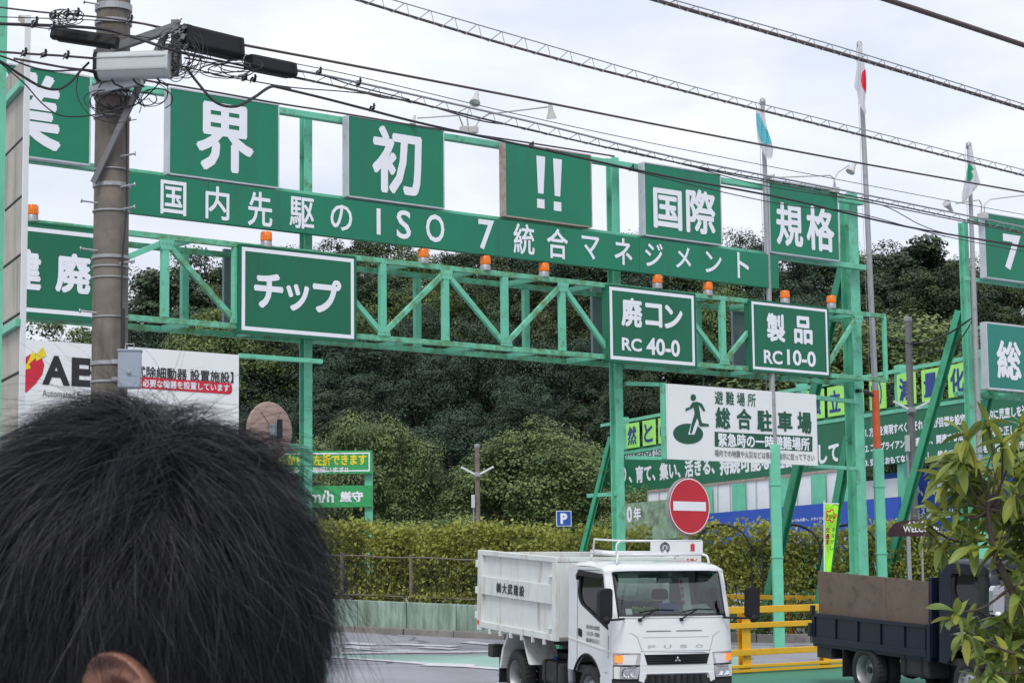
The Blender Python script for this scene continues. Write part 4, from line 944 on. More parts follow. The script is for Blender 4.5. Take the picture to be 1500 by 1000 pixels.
mb = MB(); c = W(-13, 300, 19.2); c = Vector((c.x-TF.P.x, c.y-TF.P.y, 0)); c.rotate(Matrix.Rotation(-TF.rz, 3, 'Z')); mb.bb(c.x-.1, c.x+.1, c.y-.1, c.y+.1, 0, 9); mb.build('tower_post', M['mint'], t)
mb = MB(); zz = W(28, 20, 20.5).z; mb.beam((-.05, .05, zz-.1), (-.55, .05, zz+.1), .06, .06); mb.build('top_brace', M['beige'], t)

# ------------------------------------------------------------------ flagpoles
def flagpole(lab, top, joint, foot, Yt, r0, r1, wrap=None, sleeve='mintclean'):
    F_ = hit(*foot) if foot[1] < 1001 else None
    Yf = F_.y if F_ else Yt
    A, J = W(*top, Yt), W(*joint, Yt); base = Vector((J.x+(J.x-A.x)*.0, Yt, terrain(J.x, Yt)))
    t = thing('flagpole', lab, 'flagpole', base); o = base
    mb = MB(o); m1 = A*.55+J*.45; mb.tube([J, m1, A], [r1, r1*.85, r0], 12); mb.build('pole_tube', M['galv'], t, smooth='auto')
    mb = MB(o); mb.bb(J.x-.095, J.x+.095, Yt-.095, Yt+.095, base.z-.2, J.z); mb.build('green_sleeve', M[sleeve], t, bevel=.008)
    for f in (.12, .45, .8):
        mb = MB(o); z = base.z+(J.z-base.z)*f; mb.bb(J.x-.11, J.x+.11, Yt-.11, Yt+.11, z, z+.03); mb.build('sleeve_band', M['mintclean'], t)
    mb = MB(o); mb.lathe([(0, .09), (.05, .06), (.06, 0), (.05, -.05), (0, -.06)], A, n=12); mb.build('finial', M['galv'], t, smooth=True)
    mb = MB(o); mb.tube([A+Vector((-.07, -.03, -.05)), J+Vector((-.12, -.05, .2))], .004, 4, False); mb.build('halyard', M['galv'], t)
    if wrap:
        a, b = W(*wrap[0], Yt), W(*wrap[1], Yt); mb = MB(o); mb.tube([a, b], r1*1.18, 12); mb.build('orange_wrap', M['orange'], t, smooth='auto')
    return t
flagpole('silver flagpole with a green sleeve in front of the evacuation board', (1117, 150), (1134, 651), (1139, 950), 39.6, .04, .055)
flagpole('tallest flagpole, partly wrapped in orange, right of the gantry post', (1259, 66), (1286, 658), (1290, 950), 42.6, .045, .065, ((1282, 572), (1285, 656)))
flagpole('flagpole standing before the second gantry', (1419, 214), (1436, 700), (1440, 950), 40.6, .035, .06)
def flag(lab, outline, Y, parts, folds, mt='flagwhite'):
    """limp cloth: rows of (y, xleft, xright) across the picture, folded in depth"""
    rows = outline; o = W((rows[0][1]+rows[0][2])/2, rows[0][0], Y); t = thing('flag', lab, 'flag', o); N = 22
    def surf(x, yy):
        ph = (x-rows[0][1])*folds; return Y-.16+.035*math.sin(ph)+.015*math.sin(ph*1.7+yy*.05)
    def sheet(nm, rws, m, dy):
        mb = MB(o); vs = []; K = 4; rr_ = []
        for i in range(len(rws)-1):
            for k in range(K): rr_.append([a+(b-a)*k/K for a, b in zip(rws[i], rws[i+1])])
        rr_.append(list(rws[-1]))
        for (y, a, b) in rr_:
            for k in range(N+1):
                x = a+(b-a)*k/N; yy = y+(2.0*math.sin(k*.9) if y == rws[-1][0] else 0); vs.append(W(x, yy, surf(x, y)+dy))
        mb.add(vs, [(j*(N+1)+i, j*(N+1)+i+1, (j+1)*(N+1)+i+1, (j+1)*(N+1)+i) for j in range(len(rr_)-1) for i in range(N)]); mb.build(nm, M[m], t, smooth=True)
    sheet('cloth', rows, mt, 0)
    for nm, r_, m in parts: sheet(nm, r_, m, -.012)
flag('limp white and teal flag on the left flagpole', [(160, 1109, 1113), (164, 1107, 1120), (185, 1108, 1123), (205, 1110, 1129), (218, 1115, 1133), (232, 1122, 1131)], 39.5,
     [('teal_field', [(166, 1108, 1111), (180, 1108.5, 1118), (200, 1112, 1128), (211, 1118, 1131)], 'flagteal')], .9)
flag('limp white flag with a red disc on the tallest pole', [(63, 1257, 1262), (85, 1256, 1265), (105, 1254, 1268), (128, 1251, 1269), (134, 1255, 1269), (152, 1258, 1267), (166, 1266, 1269)], 42.4,
     [('red_disc', [(102, 1266, 1268), (107, 1262.5, 1268.5), (117, 1261, 1269), (127, 1263, 1269), (134, 1267, 1269)], 'flagred')], .8)
flag('limp white flag with a green zigzag mark before the second gantry', [(214, 1419, 1424), (240, 1418, 1428), (262, 1414, 1434), (267, 1412, 1436), (275, 1411, 1431), (285, 1409, 1422), (297, 1409, 1412)], 40.5,
     [('green_mark', [(240, 1418, 1421), (248, 1417, 1427), (250, 1417, 1422), (258, 1416, 1426), (265, 1416, 1421)], 'flaggreen')], .7)

# ------------------------------------------------------------------ no-entry sign, parking sign, lamp poles
def disc_sign():
    c = W(1010, 741, 35.5); g = terrain(c.x, c.y); t = thing('no_entry_sign', 'round red no-entry sign with a white bar standing behind the white truck', 'sign', (c.x, c.y, g), GF.rz); h = c.z-g; r = .475
    mb = MB(); mb.lathe([(0, 0), (r-.004, 0), (r, .01), (r, .06), (r-.01, .062), (0, .062)], (0, 0, h), (0, 1, 0), 48); mb.build('disc_back', M['galv'], t, smooth='auto')
    def ring(nm, r0, r1, y, m):
        mb = MB(); n = 48; vs = [(q*math.cos(a*2*math.pi/n), y, h+q*math.sin(a*2*math.pi/n)) for a in range(n) for q in (r0, r1)]
        mb.add(vs, [(2*a, 2*a+1, (2*a+3) % (2*n), (2*a+2) % (2*n)) for a in range(n)]); mb.build(nm, M[m], t)
    ring('red_face', 0.001, r-.006, -.003, 'red'); ring('white_ring', r-.035, r-.018, -.006, 'white')
    mb = MB(); mb.add([(-.37, -.006, h-.075), (.37, -.006, h-.075), (.37, -.006, h+.075), (-.37, -.006, h+.075)], [(0, 1, 2, 3)]); mb.build('white_bar', M['white'], t)
    mb = MB(); mb.tube([(0, .1, -.2), (0, .1, h+.1)], .038, 12); mb.build('sign_post', M['galv'], t, smooth='auto')
    mb = MB(); mb.bb(-.24, .24, .0, .02, h-1.0, h-.58); mb.build('supplement_plate', M['swhite'], t)
    mb = MB(); z = h-.80
    for k, (s_, x0, x1, z0, z1) in enumerate((('自転車', .1, .18, z+.02, z+.17), ('を除く', -.1, .15, z-.14, z-.05))): put_text(mb, s_, lambda u, v, d=0: (x0+(x1-x0)*u, -.003-d, z0+(z1-z0)*v), .03)
    mb.build('lettering', M['redink'], t)
disc_sign()
c = W(826, 759, 49); g = terrain(c.x, c.y); t = thing('parking_sign', 'small blue square parking sign with a white P above the hedge', 'sign', (c.x, c.y, g), R(8)); h = c.z-g
mb = MB(); mb.bb(-.175, .175, 0, .02, h-.175, h+.175); mb.build('sign_plate', M['swhite'], t)
mb = MB(); mb.bb(-.16, .16, -.003, 0, h-.16, h+.16); mb.build('blue_field', M['signblue'], t)
mb = MB(); put_text(mb, 'P', lambda u, v, d=0: (-.08+.16*u, -.006-d, h-.12+.24*v), .06); mb.build('lettering', M['white'], t)
mb = MB(); mb.tube([(0, .04, 0), (0, .04, h+.1)], .025, 8); mb.build('sign_post', M['galv'], t)
def lamp_pole(lab, px, ytop, Y, r, m, ylamp, spread, hlen, extra=None):
    A = W(px, ytop, Y); g = terrain(A.x, Y); t = thing('lamp_pole', lab, 'lamp', (A.x, Y, g)); H = A.z-g
    mb = MB(); mb.tube([(0, 0, -.3), (0, 0, H)], [r*1.15, r], 14); mb.build('pole_shaft', M[m], t, smooth='auto')
    mb = MB(); mb.lathe([(r*1.1, 0), (r*1.25, .02), (r*1.25, .1), (0, .12)], (0, 0, H-.02), n=14); mb.build('pole_cap', M['galv'], t, smooth='auto')
    zl = W(px, ylamp, Y).z-g
    for sd in (-1, 1):
        a = Vector((sd*.06, -.12, zl-.05)); b = a+Vector((sd*spread, 0, hlen)); mb = MB(); mb.beam(a, b, .07, .05); mb.build('tube_lamp', M['tlight'], t, bevel=.01)
    mb = MB(); mb.lathe([(r*1.3, -.07), (r*1.3, .07)], (0, 0, zl-.06), n=12); mb.bb(-.08, .08, -.16, -.02, zl-.1, zl-.02); mb.build('lamp_bracket', M['galv'], t)
    mb = MB(); mb.tube([(-.11, -.06, 0), (-.11, -.06, zl-.6)], .022, 6); mb.build('conduit', M['galv'], t)
    mb = MB(); mb.bb(-.17, -.07, -.16, -.05, zl-.95, zl-.6); mb.build('switch_box', M['greybox'], t, bevel=.01)
    return t
lamp_pole('slim brown pole with two tube lights in a V in front of the wood', 699, 655, 58, .065, 'wood', 692, .38, .20)
lamp_pole('grey steel pole with two tube lights between the two gantries', 1330, 470, 46, .072, 'galvdark', 597, .33, .18)
cable('black feeder cable drooping from the second gantry to the grey lamp pole', [(1425, 465, 43), (1390, 488, 44), (1360, 500, 45), (1333, 503, 46)], .02)
cable('second feeder cable curving below it from the second gantry', [(1424, 470, 43), (1408, 495, 43.5), (1385, 512, 44.5), (1334, 520, 46)], .014)
cable('thin wire from the right gantry post to the grey lamp pole', [(1250, 447, 42), (1290, 490, 44), (1333, 503, 46), (1345, 503, 46)], .012)
cable('black cable hanging off the right gantry post near the orange wrap', [(1256, 572, 41.5), (1268, 573, 42), (1278, 579, 42.4)], .04)

# ------------------------------------------------------------------ boards behind
def small_sign(lab, L, Rr, yt, yb, Y, face, texts, posts=(), border=None, rz=0.0, cat='sign', name='sign_board'):
    FRM = Frame((W(L, yt, Y).x, Y), math.cos(rz), math.sin(rz), (-math.sin(rz), math.cos(rz)))
    t = sign(lab, L, Rr, (yt, yt), (yb, yb), 0, .12, face, face, border, texts, cat, False, FR=FRM)
    g = terrain(t.location.x, t.location.y)
    for k, px in enumerate(posts):
        s_, _ = FRM.hit(px, (yt+yb)/2, .2); w_ = FRM.world(s_, .2, 0); q = t.matrix_basis.inverted() @ w_
        x = (w_.x-t.location.x)*math.cos(rz)+(w_.y-t.location.y)*math.sin(rz); mb = MB(); mb.bb(x-.09, x+.09, .08, .26, g-t.location.z-.3, (FRM.hit(px, yt, 0)[1]-t.location.z)-.05); mb.build('board_post', M['mintclean'], t)
    return t
small_sign('green board with yellow letters saying left turns are possible, over the speed board', 372, 545, 660, 694, 49, 'signgreenflat',
      [('どちらからも左折できます', 382, 537, 665, 682, 'yellowink', .04), ('間違えたら再入場願います!!', 392, 510, 683.5, 692.5, None, .03)], (540, 395), (.05, .03))
def ring_extra(t, q, dep):
    mb = MB(); n = 28
    for i in range(n):
        a, b = i*2*math.pi/n, (i+1)*2*math.pi/n; vs = []
        for th in (a, b):
            for r in (13.5, 12): x, z = q(421+r*math.cos(th), 727+r*math.sin(th)); vs.append((x, -dep/2-.006, z))
        mb.add(vs, [(0, 1, 3, 2)])
    mb.build('circle_mark', M['white'], t)
tt = small_sign('green board reading km/h 厳守 under the left-turn board', 372, 546, 711, 743, 49.05, 'signgreenflat',
      [('20', 411, 431, 719, 735, None, .04), ('km/h', 442, 489, 718, 736, None, .03), ('厳守', 498, 532, 719, 735, None, .05)], (), None)
# long banner wall
def bsign(lab, L, Rr, yt, yb, face, texts=(), off=0, dep=.1, cat='banner', **k): return sign(lab, L, Rr, yt, yb, off, dep, face, k.pop('side', face), None, texts, cat, False, FR=BF, **k)
bsign('long dark green banner board with white slogans behind the evacuation board', 880, 1600, (652, 562), (728, 652), 'bgreen', [
    ('マネジメントシステム 基本方針', 915, 972, 657, 670, None, .02), ('り、', 908, 926, 682, 708, None, .05), ('育て、', 931, 960, 680, 706, None, .05), ('集い、', 966, 997, 676, 702, None, .05), ('活きる、', 1003, 1047, 671, 697, None, .05),
    ('持続可能な', 1054, 1130, 664, 692, None, .05), ('社会を目指', 1138, 1195, 656, 684, None, .05), ('して', 1199, 1229, 649, 678, None, .05),
    ('1. 方針を実現すべく、それぞれが目標を設定し、継続的に見直しを進めていきます', 1267, 1560, 605, 621, None, .045),
    ('2. コンプライアンスを遵守し、関連する法令、要求事項を正しく倫理観をもって', 1267, 1560, 631, 645, None, .045),
    ('3. 安全とおもてなしを追求し、統合マネジメントを運用していきます', 1267, 1520, 657, 669, None, .045)], seams=11, zz=((1300, 597), (1150, 697)))
def tile_row():
    c = BF.world(0, 0, 3); a, zt = BF.hit(1288, 554, -.02); _, zb = BF.hit(1288, 599, -.02)
    t = thing('slogan_tile_row', 'row of lime green square letter tiles on a rail above the green banner', 'sign', BF.world(a, 0, zb), BF.rz)
    sa, sb = BF.hit(880, 620)[0], BF.hit(1500, 540)[0]; h = zt-zb
    for z in (-.12, h+.12):
        mb = MB(); mb.bb(sa-a, sb-a, -.02, .06, z-.05, z+.05); mb.build('rail', M['mintclean'], t)
    for x in (1310, 1428, 1165, 985, 905):
        s_, _ = BF.hit(x, 600); mb = MB(); mb.bb(s_-a-.14, s_-a+.14, .12, .35, -6.5, h+.3); mb.build('support_post', M['mintclean'], t)
    for l, r, ch in ((919, 936, '然'), (943, 960, 'と'), (966, 985, 'の'), (1186, 1208, '独'), (1215, 1237, '立'), (1246, 1266, '・'), (1277, 1299, None), (1318, 1343, '減'), (1354, 1381, '量'), (1393, 1421, '化')):
        s0, s1 = BF.hit(l, 600)[0]-a, BF.hit(r, 600)[0]-a; mb = MB(); mb.bb(s0, s1, -.06, 0, 0, h); tl = mb.build('letter_tile', M['lime'], t)
        m_ = .12*(s1-s0); mb = MB()
        if ch: put_text(mb, ch, lambda u, v, d=0: (s0+m_+(s1-s0-2*m_)*u, -.065-d, h*.12+h*.76*v), .04)
        else:
            for k in range(7):
                th = k/6*1.9-.2; cx = (s0+s1)/2
                mb.beam((cx-.2+.02*k, -.065, h*.16+k*.02), (cx-.28+.40*math.sin(th*.6+.2), -.065, h*.30+h*.5*math.cos(th*.5)), .01, .035, (0, 1, 0))
            n = 20
            for i in range(n):
                a0, a1 = -.8+i*2.6/n, -.8+(i+1)*2.6/n; mb.beam(((s0+s1)/2+.30*math.cos(a0)*.8, -.066, h/2+.5*math.sin(a0)*.8), ((s0+s1)/2+.30*math.cos(a1)*.8, -.066, h/2+.5*math.sin(a1)*.8), .01, .05, (0, 1, 0))
        mb.build('letter', M['blueink'], tl)
tile_row()
def white_fence():
    a0, a1 = BF.hit(950, 720, -.5)[0], BF.hit(1256, 700, -.5)[0]; zt, zb = BF.hit(1150, 699, -.5)[1], BF.hit(1150, 752, -.5)[1]-.3
    t = thing('panel_fence', 'white metal panel fence with mint green posts below the green banner', 'fence', BF.world(a0, -.5, zb), BF.rz)
    L = a1-a0; n = 16
    for k in range(n):
        mb = MB(); mb.bb(L*k/n+.03, L*(k+1)/n-.03, 0, .04, 0, zt-zb); mb.build('fence_panel', M['fencewhite'], t)
        mb = MB(); mb.bb(L*k/n-.03, L*k/n+.03, -.03, .05, 0, zt-zb); mb.build('panel_rib', M['alu'], t)
    mb = MB(); mb.bb(0, L, -.04, .06, zt-zb-.0, zt-zb+.08); mb.build('top_trim', M['rustedge'], t)
    for px in (1034, 1082, 1150, 1199, 1245):
        s_ = BF.hit(px, 715, -.7)[0]-a0; mb = MB(); mb.bb(s_-.16, s_+.16, -.35, -.06, -1.0, zt-zb-.05); mb.build('fence_post', M['mintclean'], t)
white_fence()
bsign('blue banner with white edge and small print running behind the hedge', 1000, 1316, (764, 730), (800, 765), 'bblue', [('いつもの街へ、リサイクルしています', 1160, 1228, 757, 762, None, .03)], off=-1.0, zz=((1180, 739), (1180, 790)))
bsign('larger blue banner with white letters を育み、四季 behind the grey lamp pole', 1296, 1480, (692, 676), (800, 790), 'bblue', [('を育み、四季の', 1316, 1392, 703, 727, None, .05), ('彩り香る薫りが届く', 1322, 1400, 741, 760, None, .05)], off=.8, zz=((1350, 688), (1350, 800)))
bsign('white board edge and pale shed wall at the end of the white fence', 1240, 1330, (668, 690), (760, 760), 'fencewhite', off=.3, cat='wall', zz=((1290, 702), (1290, 760)))
bsign('faded poster with white figures 0年 beside the middle gantry post', 905, 990, (738, 730), (792, 790), 'poster', [('0', 918, 926, 741, 765, None, .05), ('年', 928, 939, 742, 762, None, .05)], off=-2.0, cat='poster')
s_, z_ = BF.hit(940, 765, -2.2)
small_sign('blue printed panel seen through the arches below the blue banner', 1135, 1200, 774, 800, 50, 'bblue', [('石を砕いてリサイクル', 1146, 1196, 779, 786, None, .02), ('土を再生しています', 1146, 1190, 789, 795, None, .02)], (1140, 1196))
small_sign('second blue printed panel between the arches, right of the neon flag', 1232, 1290, 772, 806, 50, 'bblue', [('緑を育てています', 1236, 1266, 776, 783, None, .02), ('街をきれいに', 1236, 1262, 786, 793, None, .02)], (1237, 1286))
# arches
for i, (px, lab) in enumerate(((1058, 'leftmost dark garden arch in the hedge beside the no-entry sign'), (1160, 'dark garden arch between the flagpole sleeve and the stay'), (1243, 'dark garden arch behind the right gantry post'))):
    c = W(px, 800, 46.2-(.3*i)); g = terrain(c.x, c.y); t = thing('garden_arch', lab, 'arch', (c.x, c.y, g), R(-8), 'garden arches in the hedge')
    for y in (-.25, .25):
        mb = MB(); w_ = .62; H = W(px, 768, c.y).z-g; mb.tube([(-w_, y, 0), (-w_, y, H-w_)]+[(-w_*math.cos(a*math.pi/12), y, H-w_+w_*math.sin(a*math.pi/12)) for a in range(1, 12)]+[(w_, y, H-w_), (w_, y, 0)], .022, 6); mb.build('hoop', M['chassis'], t)
    for k in range(9):
        a = k*math.pi/8; mb = MB(); mb.tube([(-w_*math.cos(a), -.25, H-w_+w_*math.sin(a)), (-w_*math.cos(a), .25, H-w_+w_*math.sin(a))], .01, 5); mb.build('cross_bar', M['chassis'], t)
# welcome board
c = W(1330, 772, 44.5); t = thing('welcome_board', 'dark maroon arched board with white WELCOME lettering, half hidden by the large leaves', 'sign', c, 0)
k_ = c.y/F_PX; pts = [(-29*k_, -13*k_)]+[(30*k_*math.cos(math.pi-a*math.pi/16), -13*k_+24*k_*math.sin(a*math.pi/16)) for a in range(1, 16)]+[(46*k_, 11*k_), (46*k_, -13*k_)]
pts = [(-29*k_, -13*k_), (-27*k_, -2*k_), (-20*k_, 6*k_), (-8*k_, 10*k_), (10*k_, 11*k_), (40*k_, 11*k_), (46*k_, -13*k_)]
mb = MB(); mb.poly(pts, lambda u, v, d: (u, d, v), .06); mb.build('board_plate', M['maroon'], t)
mb = MB(); put_text(mb, 'WELCOME', lambda u, v, d=0: ((-7+52*u)*k_, -.005-d, (-7+9*v)*k_), .03); put_text(mb, 'ようこそ', lambda u, v, d=0: ((0+24*u)*k_, -.005-d, (5+4*v)*k_), .03); mb.build('lettering', M['white'], t)
mb = MB(); mb.bb(-.02-1*k_, .06-1*k_, 0, .06, terrain(c.x, c.y)-c.z, -13*k_); mb.bb(18*k_, 21*k_, 0, .06, terrain(c.x, c.y)-c.z, -13*k_); mb.build('board_legs', M['galv'], t)
# neon banner flag
c = W(1218, 740, 41.0); t = thing('banner_flag', 'neon yellow-green narrow banner flag on a pole behind the brown boards', 'banner', (c.x, c.y, terrain(c.x, c.y)), 0); o = t.location.copy()
mb = MB(o); vs = []; N = 14
for j in range(N+1):
    f = j/N; y = 737+(845-737)*f; a, b = 1206.5+1.5*math.sin(f*5)+f*2, 1229-13*f
    for i in range(5): vs.append(W(a+(b-a)*i/4, y, 41.0+.05*math.sin(i*1.4+f*6)))
mb.add(vs, [(j*5+i, j*5+i+1, (j+1)*5+i+1, (j+1)*5+i) for j in range(N) for i in range(4)]); mb.build('banner_cloth', M['nobori'], t, smooth=True)
mb = MB(o); pts = [W(1207, 733, 40.95), W(1208, 900, 40.95)]; mb.tube(pts, .012, 6); mb.tube([W(1206, 737, 40.95), W(1229, 737.5, 40.95)], .01, 6); mb.build('banner_pole', M['swhite'], t)
mb = MB(o)
for k, ch in enumerate('かながし'):
    x0 = 1219-k*1.1; y0 = 772+k*9; put_text(mb, ch, lambda u, v, d=0: W(x0+5*u, y0+6-6*v, 40.88), .02)
mb.build('green_letters', M['inkgreen'], t)
mb = MB(o)
for ch, x0, y0, w_ in (('交', 1209, 772, 7), ('通', 1209, 781, 6), ('安', 1209.5, 789, 5)): put_text(mb, ch, lambda u, v, d=0: W(x0+w_*u, y0+8-8*v, 40.87), .05)
put_text(mb, '交通安全', lambda u, v, d=0: W(1210+13*u, 759-6*v, 40.87), .02)
for i in range(30):
    a0, a1 = i*2*math.pi/30, (i+1)*2*math.pi/30; q = [W(1217+(6.5+1.6*math.cos(5*a))*math.cos(a)*1.0, 755+(8+2*math.cos(5*a))*math.sin(a), 40.88) for a in (a0, a1)]; mb.beam(q[0], q[1], .01, .025)
mb.build('red_letters', M['redink'], t)

# yellow guard rail
def guard(lab, p0, p1, H, rails, posts):
    a, b = Vector(p0), Vector(p1); d = (b-a); L = d.length; rz = math.atan2(d.y, d.x); g0, g1 = terrain(*a), terrain(*b)
    t = thing('guard_rail', lab, 'guard rail', (a.x, a.y, g0), rz)
    for z, h, w_ in rails:
        mb = MB()
        def zz(x): return (g1-g0)*x/L
        mb.add([(x, y, zz(x)+q) for x in (0, L) for y in (-w_/2, w_/2) for q in (z-h/2, z+h/2)], [(0, 1, 3, 2), (4, 6, 7, 5), (0, 4, 5, 1), (2, 3, 7, 6), (0, 2, 6, 4), (1, 5, 7, 3)]); mb.build('rail', M['yellow'], t, bevel=.008)
    for x in posts:
        mb = MB(); mb.hbeam((x, .08, -.1+(g1-g0)*x/L), (x, .08, H+(g1-g0)*x/L), .17, .12, .012, Vector((0, 1, 0))); mb.bb(x-.08, x+.08, .03, .04, 0, H+(g1-g0)*x/L); mb.build('post', M['yellow'], t)
ga, gb = hit(1050, 990), hit(1240, 979)
L_ = (gb-ga).length
guard('yellow steel guard rail between the two trucks', (ga.x, ga.y), (gb.x, gb.y), 1.0, ((1.03, .11, .09), (.78, .09, .06), (.35, .10, .06), (.06, .05, .06), (.13, .05, .08)), (L_*.235, L_*.86))
ga, gb = W(1040, 880, 43.5), W(1200, 878, 43.2)
guard('second yellow rail further back among the shrubs', (ga.x, ga.y), (gb.x, gb.y), .75, ((.78, .1, .06), (.5, .08, .05)), (.3, 1.6))
skin = paint('skin', (.30, .145, .10), .5, var=.06, vs=20, dirt=(.34, .11, .075), amt=.1, ds=30, bump=.05, bs=300)
skin.node_tree.nodes['Principled BSDF'].inputs['Subsurface Weight'].default_value = .15
skin.node_tree.nodes['Principled BSDF'].inputs['Subsurface Radius'].default_value = (.01, .004, .002)
M['workgreen'] = paint('work_jacket', (.03, .055, .045), .9)
# ------------------------------------------------------------------ trucks   (x forward, y to the truck's left, z up)
def dens(pts, st=.06):
    out = []
    for i, p in enumerate(pts):
        q = pts[(i+1) % len(pts)]; L = math.hypot(q[0]-p[0], q[1]-p[1]); n = max(1, int(L/st))
        out += [(p[0]+(q[0]-p[0])*k/n, p[1]+(q[1]-p[1])*k/n) for k in range(n)]
    return out
HW = .85
def zm(z): return float(np.interp(z, [0, .33, .47, .655, .84, 1.14, 1.30, 1.92, 3], [.07, .42, .60, .78, .935, 1.21, 1.385, 1.955, 3.0]))
PROF = [(-.03, .33), (0, .37), (0, .48), (-.004, .6), (-.01, .72), (-.018, .84), (-.03, .96), (-.042, 1.08), (-.055, 1.18), (-.065, 1.25), (-.075, 1.30)]
WS0 = len(PROF)-1
PROF += [(-.075-.20*k/6, 1.30+.62*k/6) for k in range(1, 7)]
WS1 = len(PROF)-1
PROF = [(x, zm(z)) for x, z in PROF]
PROF += [(-.295, 1.985), (-.34, 2.02), (-.45, 2.045), (-.7, 2.06), (-1.1, 2.06), (-1.4, 2.045), (-1.5, 2.0), (-1.54, 1.92), (-1.55, 1.8)]
def fx(y, z):
    """x of the cab's front surface"""
    for (x0, z0), (x1, z1) in zip(PROF, PROF[1:WS1+1]):
        if z0 <= z <= z1: b = x0+(x1-x0)*(z-z0)/(z1-z0); break
    else: b = 0
    return b-.13*(abs(y)/HW)**5
def fpt(u, v, d, pr=0): v = zm(v); return (fx(u, v)+pr+d, u, v)
def wheel(parent, x, y, sd, r=.36, w=.2, dual=False, rim='rim'):
    t = bpy.data.objects.new('wheel', None); COL.objects.link(t); t.parent = parent; t.location = (x, y, r)
    for k in range(2 if dual else 1):
        o = -sd*k*.235; mb = MB(); mb.lathe([(.215, -w/2+.02), (.25, -w/2), (r-.05, -w/2), (r-.015, -w/2+.02), (r, -w/2+.05), (r, w/2-.05), (r-.015, w/2-.02), (r-.05, w/2), (.25, w/2), (.215, w/2-.02), (.215, -w/2+.02)], (0, o, 0), (0, 1, 0), 40)
        for a in range(36):
            th = a*math.pi/18; mb.beam(((r+.002)*math.cos(th), o-w*.42, (r+.002)*math.sin(th)), ((r+.002)*math.cos(th+.06), o+w*.42, (r+.002)*math.sin(th+.06)), .012, .006)
        mb.build('tyre', M['tyre'], t, smooth='auto')
    mb = MB()
    if dual: mb.lathe([(.22, .09), (.205, .07), (.20, -.06), (.12, -.10), (.10, -.09), (.09, -.02), (.05, -.01), (0, 0)], (0, 0, 0), (0, sd, 0), 32)
    else: mb.lathe([(.22, .09), (.20, .06), (.19, .02), (.14, .07), (.10, .10), (.06, .11), (.055, .13), (0, .135)], (0, 0, 0), (0, sd, 0), 32)
    mb.build('rim', M[rim], t, smooth='auto')
    mb = MB()
    for a in range(6):
        th = a*math.pi/3; rr_ = .11 if not dual else .105; y_ = sd*(.10 if not dual else -.085); mb.lathe([(.014, 0), (.014, .03), (0, .034)], (rr_*math.cos(th), y_, rr_*math.sin(th)), (0, sd, 0), 6)
    o = mb.build('wheel_nuts', M['chrome'], t); o['kind'] = 'stuff'
    return t
